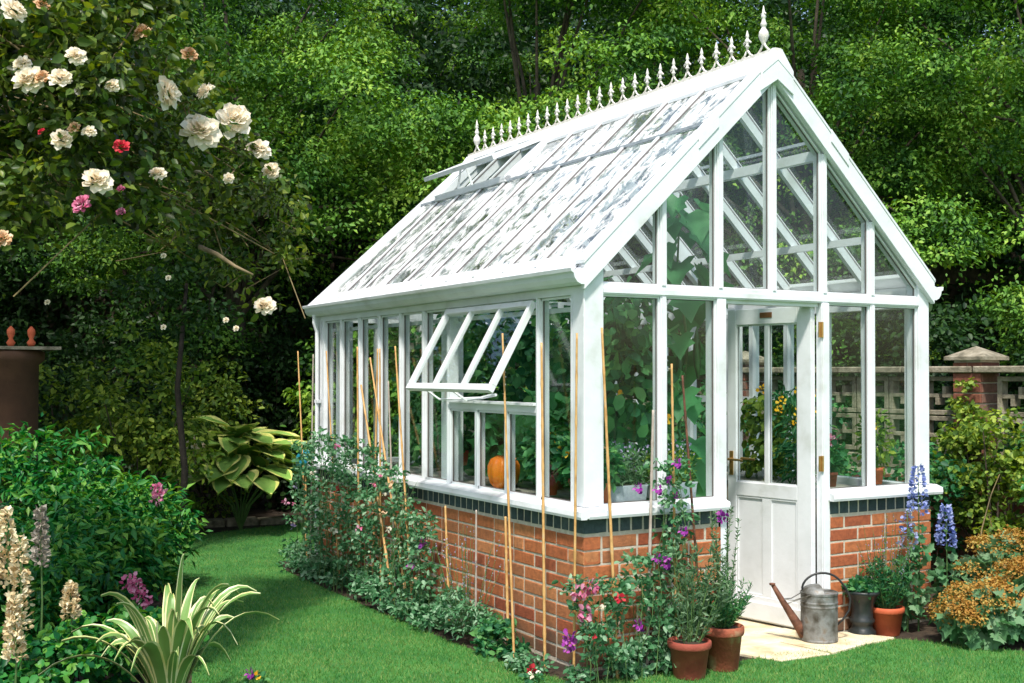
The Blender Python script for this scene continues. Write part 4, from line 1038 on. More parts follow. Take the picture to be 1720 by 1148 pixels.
for i, (y, lb) in enumerate(((3.75,'low dark plant at the foot of the far corner'), (3.3,'low dark plant under the thick leaning cane'), (2.9,'low dark plant left of the cane pair foot'), (2.45,'low dark plant under the tight cane pair'), (2.0,'low dark plant right of the cane pair foot'), (1.62,'low dark plant at the end of the sweet pea row'), (1.28,'low dark leafy plant at the wall foot under the bare bricks'))):
    bush(lb, (-.20, y, 0), (.15, .24), .20 if i < 5 else .13, 420, M['pealeaf'], .04, .022)
t = bush('grey green lavender clump with mauve spikes against the side bricks', (-.19, .93, 0), (.17, .22), .34, 1500, M['pealeaf'], .035, .014, T_SIMPLE, 'lavender', 'plant')
wispy(t, 420, .42, .66, .20, M['mauvepetal'], .012, .008, base=(0,0,.05), ns=26, name='flower_spike')
bush('dark low plant right of the lavender at the foot of the bricks', (-.20, .50, 0), (.13, .20), .20, 700, M['vineleaf'], .04, .026)
bush('small low weeds at the wall foot left of the corner', (-.24, .16, 0), (.10, .14), .10, 260, M['pealeaf'], .035, .02)
t = sweetpea('bushy sweet pea with pink heads at the near brick corner', -.05, -.22, .52, .17, .11, 850, [('whitepetal',1),('redpetal',2)])
fm2 = cluster(M['pinkpetal'], 22, .03, .030); fm3 = cluster(M['purplepetal'], 22, .026, .026)
for (px, py, d, m_) in ((973,998,5.72,fm2),(992,988,5.72,fm2),(984,1033,5.70,fm2),(957,1072,5.68,fm3),(956,1086,5.68,fm3)):
    q = spot(px, py, d); link('flower', m_, t, (q[0]+.06, q[1]+.24, q[2]), (0,0,rs.rand()*6))
t = sweetpea('straggling purple flowered sweet pea between the corner and the first pot', .22, -.20, .62, .14, .09, 700, [('purplepetal',2)])
t = sweetpea('tall thin sweet pea climbing the front canes up to the sill', .46, -.14, 1.08, .10, .05, 900, [('purplepetal',3)])
for (px, py, d) in ((1104,938,5.95),(1119,948,5.95),(1148,892,6.02),(1137,778,6.0),(1212,868,6.15),(1072,820,5.95),(1105,822,5.98)):
    q = spot(px, py, d); link('flower', fl['purplepetal'][0] if py != 868 else fm3, t, (q[0]-.46, q[1]+.14, q[2]))
bush('low ground leaves behind the first pot at the foot of the front bricks', (.25, -.20, 0), (.24, .09), .16, 600, M['pealeaf'], .045, .03)
bush('dark leafy clump below the tall front sweet pea', (.55, -.16, 0), (.16, .09), .35, 700, M['pealeaf'], .04, .022)
# tiny pansies in the grass at the corner
for (x, y, m_, lb) in ((-.30,.02,'redpetal','dark red pansy at the lawn edge left of the corner'),(-.33,-.05,'whitepetal','white pansy at the lawn edge left of the corner')):
    t = thing('pansy', lb, 'flower', (x, y, 0)); P, Dv, N, Ls, Ws = cloud((0,0,.02), (.05,.05,.025), 40, .03, .02); link('foliage', leafmesh('foliage', T_OVAL, P, Dv, N, Ls, Ws, M['vineleaf']), t); link('flower', fl[m_][0], t, (0,0,.05))

# =================================================================== right hand border
def lowbed(label, loc, rx, ry, h, nl, nb):
    t = thing('flowering_border_plant', label, 'plant', loc, 0, None)
    P, Dv, N, Ls, Ws = cloud((0,0,h*.42), (rx, ry, h*.45), nl,   .075, .075, up=1.0, shell=.5); ok = P[:,2] > .01
    link('foliage', leafmesh('foliage', T_LOBED, P[ok], Dv[ok], N[ok], Ls[ok], Ws[ok], M['alchleaf']), t)
    k = 26; d = rdir(k); d[:,2] = np.abs(d[:,2]); cs = d*np.array([rx, ry, h*.5])+np.array([0,0,h*.45])
    P, Dv, N, Ls, Ws = clumps(cs, .07, nb//k, .8, .016, .013, up=.6)
    link('flower', leafmesh('flower', T_OVAL, P, Dv, N, Ls, Ws, M['orangebract']), t)
    return t
lowbed('orange bracted low plant next to the lavender pot at the lawn edge', (2.32,-.58,0), .26, .22, .34, 330, 3600)
lowbed('orange and green border plant in the middle of the right hand bed', (2.72,-.62,0), .30, .28, .46, 480, 4200)
lowbed('green lobed border plant at the back of the right hand bed', (2.98,-.22,0), .28, .24, .56, 520, 2400)
lowbed('orange bracted border plant touching the right picture edge', (3.02,-.85,0), .26, .28, .50, 400, 3600)
t = thing('dead_branch', 'bare grey twiggy branch lying in the right hand bed', 'branch', (2.62,-1.12,0)); [stems([q], .009, M['greycane'], t, 'twig') for q in ([(0,0,.02),(.1,.02,.10),(.22,.0,.12),(.30,-.02,.2)],[(.1,.02,.10),(.16,.06,.18),(.24,.08,.2)],[(.03,0,.04),(.14,-.04,.06),(.26,-.06,.07)])]

# =================================================================== garden wall on the right
wx, wy = 3.90, .79
wdir = math.atan2(.99, -.14)                            # run of the wall away from the viewer
GW = thing('garden_wall', 'old brick garden wall with pierced stone blocks and flat coping behind the glasshouse', 'wall', (wx, wy, 0), wdir)
# local x runs along the wall (0 = first pier), local y = away from greenhouse? face towards the greenhouse is at +y
WL0, WL1 = -2.4, 6.2
mb = MB(); mb.box((WL0, -.20, 0), (WL1, -.008, .80)); mb.obj('wall_core', M['mortar'], GW)
def wallbricks(parent, x0, x1, z0, rows_, y, course=.075):
    for r_ in range(rows_):
        s = x0 + (0 if r_ % 2 else -.11)
        while s < x1-.03:
            a, b = max(s, x0), min(s+.215, x1)
            if b-a > .04:
                me = get_brick(round(b-a, 3), .064, .05, 'oldbrick', 'brick', (r_+int(s*10)) % 3)
                link('brick', me, parent, (b, y+random.uniform(-.003,.003), z0+r_*course), (0, 0, math.pi))
            s += .226
wallbricks(GW, -1.2, 2.9, .01, 10, 0.0)
# pierced blocks
def pierced():
    b = MB(); s = .29; t_ = .035; y0, y1 = -.11, -.02
    b.box((0, y0, 0), (s, y1, t_)); b.box((0, y0, s-t_), (s, y1, s)); b.box((0, y0, t_), (t_, y1, s-t_)); b.box((s-t_, y0, t_), (s, y1, s-t_))
    # inner stepped pattern
    b.box((t_, y0, .13), (.13, y1, .16)); b.box((.10, y0, .16), (.13, y1, s-t_-.04)); b.box((.16, y0, t_+.04), (.19, y1, .13)); b.box((.16, y0, .13), (s-t_, y1, .16))
    return b.mesh('pierced_block', M['stone'], bevel=.003)
pm = pierced()
for j in range(2):
    x = -1.5 - .0
    i = 0
    x = -2.3
    while x < 6.0:
        if not (-.16 < x+.145 < .16) and not (2.05 < x+.145 < 2.38):
            link('pierced_block', pm, GW, (x, 0, .92+j*.30), (0, (j*i % 2)*0, 0))
        x += .30; i += 1
mb = MB(); mb.box((WL0, -.15, .80), (WL1, 0.0, .90)); mb.obj('stone_course', M['stone'], GW, bevel=.006)
x = WL0
while x < WL1:
    mb = MB(); mb.box((x, -.22, 1.535), (min(x+.58, WL1), .05, 1.585)); mb.obj('coping_stone', M['stone'], GW, bevel=.008); x += .588
for xc, lb in ((0, 'brick pier with low pyramid stone cap right of the glasshouse'), (2.22, 'brick pier with stone cap seen through the door glass')):
    pr_ = link('pier', None, GW, (xc, 0, 0))
    mb = MB(); mb.box((-.125, -.24, 0), (.125, .015, 1.63)); mb.obj('pier_core', M['mortar'], pr_) if False else None
    core = MB().box((-.105, -.24, 0), (.105, .018, 1.63)).obj('pier_core', M['mortar'], pr_)
    for r_ in range(21):
        if r_ % 2 == 0: segs = [(-.11, -.005), (.005, .11)]
        else: segs = [(-.13, .085), (.095, .13)] if False else [(-.11, .11)]
        for a, b in segs:
            link('brick', get_brick(round(b-a, 3), .066, .05, 'oldbrick', 'brick', r_ % 3), pr_, (b, .03, .015+r_*.0765), (0, 0, math.pi))
        link('brick', get_brick(.235, .066, .05, 'oldbrick', 'brick', r_ % 3), pr_, (-.115, .012, .015+r_*.0765), (0, 0, -math.pi/2))
    mb = MB(); h = .165
    mb.add([(-h,-.105-h,1.63),(h,-.105-h,1.63),(h,-.105+h,1.63),(-h,-.105+h,1.63),(-h,-.105-h,1.655),(h,-.105-h,1.655),(h,-.105+h,1.655),(-h,-.105+h,1.655),(0,-.105,1.735)],
           [(0,3,2,1),(0,1,5,4),(1,2,6,5),(2,3,7,6),(3,0,4,7),(4,5,8),(5,6,8),(6,7,8),(7,4,8)]); mb.obj('pier_cap', M['stone'], pr_)

# climber on the wall
def shrub(label, loc, rx, ry, h, n, m, L, W, tmpl=T_OVAL, name='shrub', cat='shrub', k=30, cr=.22, z0=0.0, up=.6, trunk=True):
    t = thing(name, label, cat, loc, 0, None)
    d = rdir(k); u = rs.rand(k)**.45
    cs = d*u[:,None]*np.array([rx, ry, (h-z0)*.5]) + np.array([0,0,z0+(h-z0)*.5])
    P, Dv, N, Ls, Ws = clumps(cs, cr*rs.uniform(.7,1.3,k), n//k, .7, L, W, up=up, droop=.3, shell=.35)
    ok = P[:,2]+loc[2] > .01
    X = P[:,0]+loc[0]; Y = P[:,1]+loc[1]; ok &= ~((X > -.04) & (X < W_+.06) & (Y > -.04) & (Y < L_+.06))
    link('foliage', leafmesh('foliage', tmpl, P[ok], Dv[ok], N[ok], Ls[ok], Ws[ok], m), t)
    if trunk:
        sp = [[(0,0,0), (c[0]*.35, c[1]*.35, c[2]*.45), tuple(c)] for c in cs[:14]]
        stems(sp, .012, M['bark'], t, 'branch')
    return t
shrub('climbing plant with small yellow leaves covering the wall below the pier', (3.62,.35,0), .22, .50, 1.35, 3600, M['shrubleaf'], .045, .035, k=34, cr=.16, name='wall_climber', cat='climber')
shrub('thin leafy climber winding up over the brick pier', (3.84,.72,.55), .07, .20, 1.0, 1000, M['shrubleaf'], .04, .03, k=18, cr=.09, name='wall_climber', cat='climber')
shrub('dark climber between the glasshouse and the brick pier', (3.40,1.0,0), .28, .50, 1.15, 2600, M['vineleaf'], .05, .036, k=26, cr=.18, name='wall_climber', cat='climber')
shrub('thin dark climber hanging over the pierced blocks at the right picture edge', (3.80,-.05,.2), .12, .50, 1.55, 2000, M['vineleaf'], .045, .03, k=16, cr=.12, name='wall_climber', cat='climber')
shrub('climber with yellow leaves over the coping seen through the right front panes', (3.55,2.2,0), .25, .8, 1.5, 3000, M['vineleaf'], .05, .036, k=34, cr=.2, name='wall_climber', cat='climber')
shrub('climber seen through the open door glass', (3.3,3.6,0), .35, .7, 1.45, 3000, M['vineleaf'], .055, .04, k=34, cr=.22, name='wall_climber', cat='climber')
shrub('yellow flowered shrub behind the wall at the right picture edge', (4.35,.05,1.0), .25, .25, .85, 700, M['yellowpetal'], .035, .03, k=14, cr=.10, name='flowering_shrub', trunk=False)
shrub('rounded bright green bush at the right picture edge in front of the wall', (3.42,-.50,0), .30, .30, 1.12, 3600, M['hedgeleaf'], .04, .028, k=30, cr=.16)
t = thing('bare_stem', 'bare curved rose stem in the dark below the wall climber', 'stem', (3.2,.12,0)); [stems([q], .008, M['rosecane'], t, 'twig') for q in ([(0,0,0),(-.02,.02,.25),(.04,.04,.5),(.16,.06,.72),(.3,.1,.85)],[(.1,0,0),(.18,0,.3),(.12,.05,.6)])]

# =================================================================== shrubs behind the glasshouse
for i, (x, y, h, m_, lb) in enumerate((
    (1.0, 7.9, 2.0, 'darkleaf', 'dark shrub close behind the far left corner of the glasshouse'),
    (1.7, 6.6, 2.1, 'treeleaf', 'green shrub straight behind the glasshouse back wall'),
    (2.3, 6.2, 2.3, 'treeleaf', 'taller green shrub behind the glasshouse seen through the gable'),
    (3.4, 6.0, 2.1, 'darkleaf', 'dark shrub behind the glasshouse seen through the open door'),
    (5.0, 4.6, 2.6, 'darkleaf', 'dark bush beyond the wall seen through the right panes'),
    (5.4, 2.6, 2.4, 'darkleaf', 'dark bush just beyond the wall left of the brick pier'),
    (5.8, .9, 2.4, 'darkleaf', 'dark bush beyond the wall right of the brick pier'))):
    shrub(lb, (x, y, 0), .85, .7, h, 7000, M[m_], .07, .045, k=60, cr=.30)

# =================================================================== trees
TM = {}
def crown_mesh(key, rx, rz, k, per, m, L, W, cr, sub=1, spread=.9, flat=.62):
    """k boughs in the crown, each carrying sub domed puffs of per leaves"""
    if key in TM: return TM[key]
    d = rdir(k); u = rs.rand(k)**.38
    bs = d*u[:,None]*np.array([rx, rx, rz])
    if sub > 1:
        o_ = rdir(k*sub)*rs.rand(k*sub, 1)**.5*spread; o_[:,2] = o_[:,2]*.42 - .16*(o_[:,0]**2+o_[:,1]**2)
        cs = np.repeat(bs, sub, axis=0) + o_
    else: cs = bs
    r = cr*rs.uniform(.6, 1.35, len(cs))
    P, Dv, N, Ls, Ws = clumps(cs, r, per, flat, L, W, up=.45, droop=.45, shell=.7, jit=.26, top=.9, dome=1.5)
    TM[key] = (leafmesh('crown', T_SIMPLE, P, Dv, N, Ls, Ws, m), bs); return TM[key]
def tree(label, loc, key, cz, s=1.0, rot=0.0, group='broadleaved trees behind the garden', name='broadleaf_tree'):
    me, cs = TM[key]
    t = thing(name, label, 'tree', loc, rot, group); t.scale = (s, s, s)
    link('crown', me, t, (0, 0, cz))
    b = MB(); b.tube([(0,0,-.1),(.05,.02,cz*.4),(-.04,.05,cz*.75),(.0,.0,cz+.6)], [.17,.12,.08,.04], 9); tk = b.obj('trunk', M['bark'], t, smooth=True)
    idx = list(range(0, len(cs), max(1, len(cs)//26)))
    b = MB()
    for i in idx:
        c = cs[i]; z0 = cz*random.uniform(.45, .95)
        b.tube([(0,0,z0), (c[0]*.45, c[1]*.45, (z0+cz+c[2])*.5+.15), (c[0], c[1], cz+c[2])], [.04, .022, .008], 5, cap=False)
    b.obj('limb', M['bark'], t, smooth=True)
    return t
crown_mesh('A', 2.5, 2.8, 40, 330, M['treeleaf'], .060, .036, .44, 7, 1.1, .75)
crown_mesh('B', 2.5, 3.0, 40, 330, M['treeleaf'], .060, .036, .46, 7, 1.1, .75)
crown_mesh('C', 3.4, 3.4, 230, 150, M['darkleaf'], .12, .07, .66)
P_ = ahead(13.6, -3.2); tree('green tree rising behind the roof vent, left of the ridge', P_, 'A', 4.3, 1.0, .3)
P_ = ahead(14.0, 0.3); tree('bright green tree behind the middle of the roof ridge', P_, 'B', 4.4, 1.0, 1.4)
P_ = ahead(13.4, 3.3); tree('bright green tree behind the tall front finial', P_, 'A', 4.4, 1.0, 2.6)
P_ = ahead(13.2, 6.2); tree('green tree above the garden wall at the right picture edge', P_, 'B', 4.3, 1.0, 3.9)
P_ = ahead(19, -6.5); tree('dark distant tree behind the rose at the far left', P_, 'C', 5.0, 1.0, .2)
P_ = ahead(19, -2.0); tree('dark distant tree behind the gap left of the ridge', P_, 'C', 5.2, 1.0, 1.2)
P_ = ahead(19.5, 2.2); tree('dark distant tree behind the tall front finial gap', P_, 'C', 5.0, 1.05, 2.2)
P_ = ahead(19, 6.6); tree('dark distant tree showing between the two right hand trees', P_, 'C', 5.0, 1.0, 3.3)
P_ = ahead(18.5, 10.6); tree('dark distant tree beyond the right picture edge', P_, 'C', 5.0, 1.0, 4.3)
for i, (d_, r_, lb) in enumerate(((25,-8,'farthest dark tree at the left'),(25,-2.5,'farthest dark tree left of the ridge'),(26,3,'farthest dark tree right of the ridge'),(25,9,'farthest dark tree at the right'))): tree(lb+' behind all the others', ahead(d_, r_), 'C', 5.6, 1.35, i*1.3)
P_ = ahead(13.5, -8.2); tree('shady tree standing behind the rose at the left picture edge', P_, 'C', 4.2, .8, 5.0)
# far hedge closing the view under the crowns
hedgem = M['darkleaf']
t = thing('hedge', 'dark clipped evergreen hedge closing the garden under the trees', 'hedge', tuple(ahead(16.5, 1.5)), -YAW)
n = 60000; P = np.stack([rs.uniform(-12, 12, n), -rs.rand(n)**2*.5, rs.uniform(0, 4.5, n)], 1)
P[:,2] += .3*np.sin(P[:,0]*1.7)*(P[:,2] > 2.8)
link('foliage', leafmesh('foliage', T_SIMPLE, P, rdir(n)-[0,.2,.3], rdir(n)+[0,-.9,.5], .12, .07, hedgem), t)
b = MB(); b.box((-12,.0,0),(12,.9,4.2)); b.obj('twig_mass', M['bark'], t)

# =================================================================== LEFT: trees added to shade the background + climbing rose
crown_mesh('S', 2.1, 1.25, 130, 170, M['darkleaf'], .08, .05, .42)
P_ = ahead(9.0, -4.9); tree('low spreading tree added behind the rose to throw deep shade', P_, 'S', 3.9, 1.15, .5, name='shade_tree', group=None)
P_ = ahead(10.2, -6.8); tree('second spreading shade tree, unseen beyond the left picture edge', P_, 'S', 3.9, 1.0, 2.5, name='shade_tree', group=None)

def rd(px): return 4.95 + max(0, px-170)/330*2.3
RO = thing('climbing_rose', 'climbing rose with large cream white blooms arching in from the upper left', 'rose', tuple(ahead(5.4, -3.3)), 0)
rbase = np.array(RO.location)
cs = []
for i in range(330):
    px = rs.uniform(-260, 500); py = rs.uniform(-110, 395)
    # right boundary slants: narrower at the top right
    lim = 270 + .55*max(py, 0) if py < 330 else 420
    if px > lim: continue
    if py > 330 and px < 250 and rs.rand() < .6: continue
    cs.append(spot(px, py, rd(px)+rs.uniform(0, .8)))
for i in range(26): cs.append(spot(rs.uniform(270, 500), rs.uniform(290, 470), rs.uniform(6.8, 7.4)))
cs = np.array(cs)-rbase
P, Dv, N, Ls, Ws = clumps(cs, .17*rs.uniform(.6,1.3,len(cs)), 85, .8, .048, .028, up=.5, droop=.4, shell=.2, jit=.6)
link('foliage', leafmesh('foliage', T_OVAL, P, Dv, N, Ls, Ws, M['roseleaf']), RO)
sp = []
for i in range(60):
    c = cs[rs.randint(len(cs))]; m_ = np.array([c[0]*.45, c[1]*.45, max(2.6, c[2]+.3)]) + rs.randn(3)*.1
    sp.append([(rs.normal(0,.06), rs.normal(0,.06), 0), tuple(m_*np.array([.25,.25,.7])), tuple(m_), tuple(c*.5+m_*.5+[0,0,.08]), tuple(c), tuple(c+rs.randn(3)*.15-[0,0,.12])])
stems(sp, .009, M['rosecane'], RO, 'cane')
sp = []
for i in range(150):
    c = cs[rs.randint(len(cs))]; d = nrm(rs.randn(1,3)*[1,1,.5])[0]*rs.uniform(.10,.26); sp.append([tuple(c-d*.5), tuple(c+rs.randn(3)*.03), tuple(c+d*.5)])
stems(sp, .004, M['rosecane'], RO, 'twig')['kind'] = 'stuff'
wb = [bloom('rose_bloom', M['whitepetal'], 1.0, 85, .9) for _ in range(3)]
ROS = [(22,20,42,'w'),(38,108,28,'w'),(50,135,46,'w'),(103,133,36,'w'),(72,130,24,'o'),(128,95,30,'w'),(278,157,50,'w'),(347,156,32,'w'),(337,222,58,'w'),(395,203,55,'w'),
       (435,253,38,'w'),(457,287,28,'w'),(105,235,34,'w'),(150,222,22,'w'),(163,305,44,'w'),(385,300,18,'w'),(5,402,30,'o'),(445,515,32,'w'),(138,345,32,'p'),(203,247,26,'r'),
       (203,357,16,'p'),(70,222,13,'r'),(203,318,14,'p'),(265,293,26,'w'),(125,215,20,'o'),(190,145,24,'w'),(70,8,24,'o'),(240,55,30,'o'),(318,92,26,'o')]
ob = bloom('rose_bloom', M['peachpetal'], 1.0, 70, .9); pb = bloom('rose_bloom', M['pinkpetal'], 1.0, 60, .9); rb = bloom('rose_bloom', M['redpetal'], 1.0, 45, .9)
for i, (px, py, s, k) in enumerate(ROS):
    d = rd(px)-.2+.15*rs.rand()
    q = spot(px, py, d); o = link('rose_bloom', {'w': wb[i % 3], 'o': ob, 'p': pb, 'r': rb}[k], RO, tuple(q-rbase), (rs.normal(0,.2), rs.normal(0,.2), rs.normal(0,.4)))
    sz = s/1975.3*d*1.12; o.scale = (sz, sz, sz)
    lb = {'o': 'peach coloured rose bloom', 'p': 'pink rose bloom', 'r': 'dark red rose bloom'}.get(k)
    if lb: o['label'] = lb
# leaves right around each bloom
bp = np.array([spot(px, py, rd(px)+.05) for px, py, s, k in ROS])-rbase
P, Dv, N, Ls, Ws = clumps(bp, .13, 26, 1, .06, .036, up=.5, shell=.5); link('foliage', leafmesh('foliage', T_OVAL, P, Dv, N, Ls, Ws, M['roseleaf']), RO)
# sparse small white buds
for (px, py) in ((275,430),(283,467),(80,508),(380,538),(397,552),(275,550)):
    o = link('rose_bloom', wb[0], RO, tuple(spot(px, py, 5.5)-rbase)); o.scale = (.03,.03,.03)

# =================================================================== LEFT: mid-distance shrubs in shade
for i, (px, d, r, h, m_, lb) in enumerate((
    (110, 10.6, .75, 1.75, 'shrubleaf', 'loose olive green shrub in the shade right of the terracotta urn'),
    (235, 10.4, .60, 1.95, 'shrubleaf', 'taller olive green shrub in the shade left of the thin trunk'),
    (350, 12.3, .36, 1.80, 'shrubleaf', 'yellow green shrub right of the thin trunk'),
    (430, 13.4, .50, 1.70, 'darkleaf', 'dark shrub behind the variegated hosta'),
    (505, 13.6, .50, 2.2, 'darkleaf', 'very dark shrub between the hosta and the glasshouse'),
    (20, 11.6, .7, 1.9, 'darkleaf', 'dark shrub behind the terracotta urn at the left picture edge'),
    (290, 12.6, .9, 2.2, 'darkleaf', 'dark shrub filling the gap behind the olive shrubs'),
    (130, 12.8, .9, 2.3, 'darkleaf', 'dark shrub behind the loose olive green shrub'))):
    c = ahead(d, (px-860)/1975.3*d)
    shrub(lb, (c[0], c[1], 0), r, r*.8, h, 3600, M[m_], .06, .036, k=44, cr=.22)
c = ahead(10.0, (305-860)/1975.3*10.0)
t = thing('slender_trunk', 'thin dark tree trunk standing between the olive shrubs', 'tree', tuple(c)); b = MB(); b.tube([(0,0,0),(.03,.0,.7),(-.03,.02,1.4),(.04,0,2.3)], [.035,.03,.025,.015], 8); b.obj('trunk', M['darkbark'], t, smooth=True)
P, Dv, N, Ls, Ws = clumps([(0,0,2.3),(.3,.1,2.5),(-.3,0,2.2),(.1,-.2,2.7),(.2,-.1,2.0)], .3, 220, .6, .06, .04); link('crown', leafmesh('crown', T_OVAL, P, Dv, N, Ls, Ws, M['darkleaf']), t)
# pale branch of the rose / old bough
t = thing('old_bough', 'pale bare bough slanting down below the roses', 'branch', tuple(spot(335, 415, 6.3))); a = np.array(t.location)
q = [spot(335,415,6.3), spot(365,428,6.25), spot(395,448,6.2), spot(425,462,6.2)]
MB().tube([tuple(p-a) for p in q], [.014,.013,.010,.006], 8).obj('branch', mat('pale_bark', [(.3,(.14,.10,.05)),(.7,(.28,.21,.12))], 12, .8), t, smooth=True)
# terracotta urn on the left edge, only its side is in view
c = ahead(9.4, (8-860)/1975.3*9.4)
t = thing('terracotta_urn', 'large shaded terracotta planter with little finials at the left picture edge', 'planter', (c[0], c[1], 0))
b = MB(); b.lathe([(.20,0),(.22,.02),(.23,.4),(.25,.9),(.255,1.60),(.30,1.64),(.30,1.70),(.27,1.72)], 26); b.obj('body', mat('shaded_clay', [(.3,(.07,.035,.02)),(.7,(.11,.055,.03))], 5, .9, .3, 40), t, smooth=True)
b = MB(); b.box((-.30,-.30,1.72),(.38,.30,1.745)); b.obj('slab_top', M['stone'], t)
for dx in (.02, .17): MB().lathe([(.02,0),(.035,.03),(.015,.06),(.03,.10),(.03,.13),(.005,.16)], 12, (dx,-.2,1.745)).obj('knob', M['peachpetal'] if False else M['redpot'], t, smooth=True)

# raised edging at the back of the lawn
c0 = ahead(11.65, (285-860)/1975.3*11.65); c1 = ahead(12.3, (560-860)/1975.3*12.3)
t = thing('stone_edging', 'low rough stone edging along the back of the lawn', 'edging', tuple((c0+c1)/2))
mid = (c0+c1)/2; dv = c1-c0; ln = np.linalg.norm(dv); an = math.atan2(dv[1], dv[0]); s = 0; i = 0
while s < ln:
    l = random.uniform(.22, .36); b = MB(); b.box((0,-.09,-.02),(l-.012,.09,random.uniform(.055,.075)))
    p = c0 + dv*(s/ln) - mid; b.obj('stone', M['stone'], t, bevel=.012, loc=(p[0], p[1], 0), rot=(0,0,an+random.uniform(-.04,.04))); s += l
t.rotation_euler = (0,0,0)
# hosta
c = ahead(11.55, (405-860)/1975.3*11.55)
H = thing('hosta', 'large hosta with green leaves edged in yellow at the back of the lawn', 'plant', (c[0], c[1], 0))
def hosta_leaf(L, W):
    b = MB(); nu, nv = 8, 9; vs = []
    for i in range(nu+1):
        t_ = i/nu; wd = W*.5*(math.sin(math.pi*min(1, t_*.93+.07)**.72)**.8)
        for j in range(nv):
            u = -1+2*j/(nv-1)
            vs.append((u*wd, t_*L, -.55*L*t_**2*.6 + .10*W*abs(u)**1.5 + .008*math.sin(j*2.1+t_*9)))
    k0 = len(b.v); b.v += vs
    for i in range(nu):
        for j in range(nv-1):
            b.f.append((k0+i*nv+j, k0+i*nv+j+1, k0+(i+1)*nv+j+1, k0+(i+1)*nv+j)); b.mi.append(1 if j in (0, nv-2) or i == nu-1 else 0)
    return b.mesh('leaf', [M['hostagreen'], M['hostamargin']], smooth=True)
hl = [hosta_leaf(.38, .29), hosta_leaf(.33, .24), hosta_leaf(.42, .31)]
for i in range(76):
    a = i*2.4+random.uniform(-.3,.3); tier = i/76; r0 = .08+.40*(1-tier)**.8; z = .52+.46*tier+random.uniform(-.05,.05)
    o = link('leaf', hl[i % 3], H, (r0*math.cos(a), r0*math.sin(a), z), (random.uniform(-.35,.55)*(1 if tier > .3 else .4), random.uniform(-.25,.25), a-math.pi/2))
stems([[(0,0,0),(.1*math.cos(a),.1*math.sin(a),.25),(.3*math.cos(a),.3*math.sin(a),.45)] for a in np.linspace(0,6.28,16)], .012, M['stem'], H)
# white flowers left of the hosta
c = ahead(11.3, (300-860)/1975.3*11.3)
t = bush('clump of white flowers just left of the hosta', (c[0], c[1], 0), (.22,.22), .80, 500, M['shrubleaf'], .07, .04, name='white_flower_clump')
wf = cluster(M['whitepetal'], 26, .06, .07)
for i in range(9): link('flower', wf, t, (rs.uniform(-.22,.2), -.22+rs.uniform(-.05,.05), rs.uniform(.58,.88)), (0,0,rs.rand()*6))
# little blue pot/ball by the far corner
c = ahead(9.6, (514-860)/1975.3*9.6)
t = thing('blue_glass_ball', 'small turquoise glazed ball on a stick at the far end of the sweet peas', 'garden ornament', (c[0], c[1], 0)); MB().tube([(0,0,0),(0,0,.75)], .008, 6).obj('stick', M['cane'], t)
MB().lathe([(.005,.72),(.045,.735),(.075,.775),(.085,.82),(.075,.865),(.045,.90),(.005,.915)], 18).obj('ball', mat('turquoise_glaze', [(.3,(.01,.16,.24)),(.7,(.03,.28,.36))], 8, .25), t, smooth=True)

# =================================================================== LEFT: peony hedge
for i, (px, d, rx, h, lb) in enumerate((
    (60, 8.0, .60, 1.14, 'dense glossy green bush filling the left picture edge'),
    (140, 7.8, .46, 1.00, 'dense glossy green bush in the middle of the left bed'),
    (225, 8.3, .32, .74, 'rounded green bush nearest to the lawn below the hosta'),
    (165, 7.2, .38, .60, 'lower green bush in front of the tall glossy ones'),
    (30, 6.7, .50, .60, 'low green bush behind the cream flower spikes'))):
    c = ahead(d, (px-860)/1975.3*d)
    t = shrub(lb, (c[0], c[1], 0), rx, rx*.9, h, 5200, M['hedgeleaf'], .075, .030, tmpl=T_SIMPLE, k=64, cr=.17, name='peony_bush', up=.8)
    if i in (2, 3):
        fp = [(265,825),(262,835)] if i == 2 else [(220,980),(228,985),(240,1005)]
        for (a, b_) in fp:
            q = spot(a, b_, d-.55); link('flower', cluster(M['pinkpetal'], 40, .045, .028), t, (q[0]-c[0], q[1]-c[1], q[2]))
# foreground green foliage
for (px, d, h, r, lb) in ((30, 5.3, .30, .35, 'low green foliage in the lower left picture corner'), (150, 5.6, .34, .30, 'low dark foliage between the flower spikes and the striped leaves'), (230, 6.1, .28, .28, 'low green foliage under the pink flowers at the lawn edge')):
    c = ahead(d, (px-860)/1975.3*d); shrub(lb, (c[0], c[1], 0), r, r, h, 1800, M['hedgeleaf'], .05, .035, k=30, cr=.10, name='low_plant', cat='plant', trunk=False)
# cream flower spikes
def spike(label, px, py_top, d, hl_, m, w=.035):
    top = spot(px, py_top, d); t = thing('flower_spike', label, 'flower', (top[0], top[1], 0), 0, 'cream flower spikes in the left bed'); h = top[2]
    stems([[(0,0,0),(.01,0,h*.5),(0,0,h)]], .007, M['stem'], t)
    n = 260; z = h - rs.rand(n)*hl_; a = rs.rand(n)*6.28; tt = (h-z)/hl_; r = w*(.3+.7*np.minimum(1, tt*1.5))*rs.uniform(.4,1.2,n)
    P = np.stack([r*.7*np.cos(a), r*.7*np.sin(a), z+rs.normal(0,.01,n)], 1); dd = np.stack([np.cos(a), np.sin(a), rs.normal(.5,.6,n)], 1)
    link('flower', leafmesh('flower', T_OVAL, P, dd, rdir(n)+[0,0,.5], .030, .020, m), t, kind='stuff')
spike('tall cream flower spike at the left picture edge', 12, 858, 5.4, .34, M['creampetal'], .042)
spike('greyish seed spike, the tallest of the spikes', 68, 855, 5.6, .26, M['mauvepetal'] if False else leafmat('grey_bract', [(.25,.22,.18),(.4,.36,.3),(.5,.46,.4)]), .03)
spike('thick cream flower spike in the middle', 34, 905, 5.3, .40, M['creampetal'], .055)
spike('bending cream flower spike lowest on the right', 118, 985, 5.5, .14, M['creampetal'], .035)
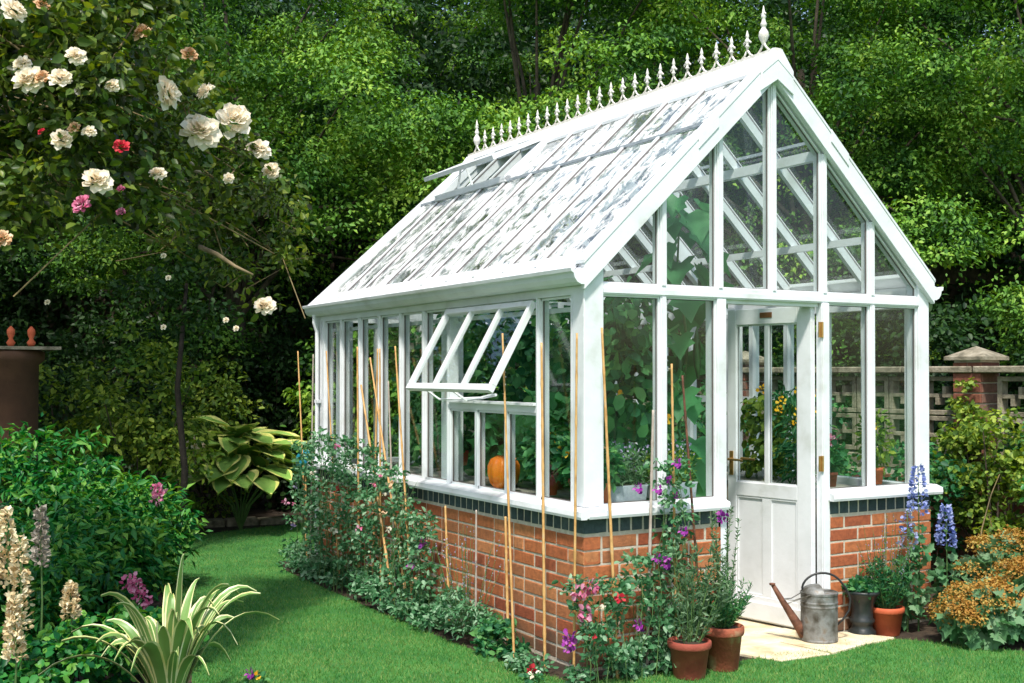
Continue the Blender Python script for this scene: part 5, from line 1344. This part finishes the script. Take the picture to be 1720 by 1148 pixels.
spike('cream flower spike low in the left corner', 24, 1010, 5.1, .25, M['creampetal'], .042)

# =================================================================== striped phormium
c = ahead(5.15, (285-860)/1975.3*5.15)
PH = thing('phormium', 'variegated strap leaved plant with cream striped arching leaves in the foreground', 'plant', (c[0], c[1], 0))
def strap(a, reach, h, drop, w, par):
    n = 12; b = MB(); vs = []
    dirv = np.array([math.cos(a), math.sin(a), 0]); sd = np.array([-math.sin(a), math.cos(a), 0])
    tw = random.uniform(-.35, .35)
    for i in range(n):
        t_ = i/(n-1); p = dirv*(reach*t_**1.3+.03) + np.array([0,0,h*(1-(1-t_)**1.8) - drop*t_**3.2])
        wd = w*.5*(.55+.9*t_ if t_ < .5 else 1.0)*(1-max(0, t_-.55)/.45*.93)
        s2 = sd*math.cos(tw*t_*3) + np.array([0,0,1])*math.sin(tw*t_*3)
        for u, dz in ((-1,.006),(-.72,.003),(-.1,-.003),(.1,-.003),(.72,.003),(1,.006)): vs.append(p+s2*wd*u+np.array([0,0,dz]))
    k0 = len(b.v); b.v += [tuple(v) for v in vs]
    for i in range(n-1):
        for j in range(5):
            b.f.append((i*6+j, i*6+j+1, (i+1)*6+j+1, (i+1)*6+j)); b.mi.append(1 if j in (0, 4) or (j == 2 and par % 3 == 0) else 0)
    return b.obj('leaf', [M['greenstripe'], M['creamstripe']], PH, smooth=True)
for i in range(40):
    a = i*2.399; inner = i/40
    strap(a, random.uniform(.12,.62)*(1.0-.5*inner)+.04, random.uniform(.42,.66), random.uniform(.0,.30)*(1-inner*.7), random.uniform(.045,.072), i)
strap(-.9, .05, .74, .0, .05, 1)
# pansy at its foot
c = ahead(5.75, (432-860)/1975.3*5.75)
t = thing('pansy', 'tiny yellow and purple pansy at the lawn edge beside the striped plant', 'flower', (c[0], c[1], 0)); P, Dv, N, Ls, Ws = cloud((0,0,.03), (.05,.05,.03), 50, .03, .02); link('foliage', leafmesh('foliage', T_OVAL, P, Dv, N, Ls, Ws, M['vineleaf']), t); link('flower', cluster(M['yellowpetal'], 8, .012, .022), t, (0,-.02,.06)); link('flower', fl['purplepetal'][0], t, (-.03,0,.07))
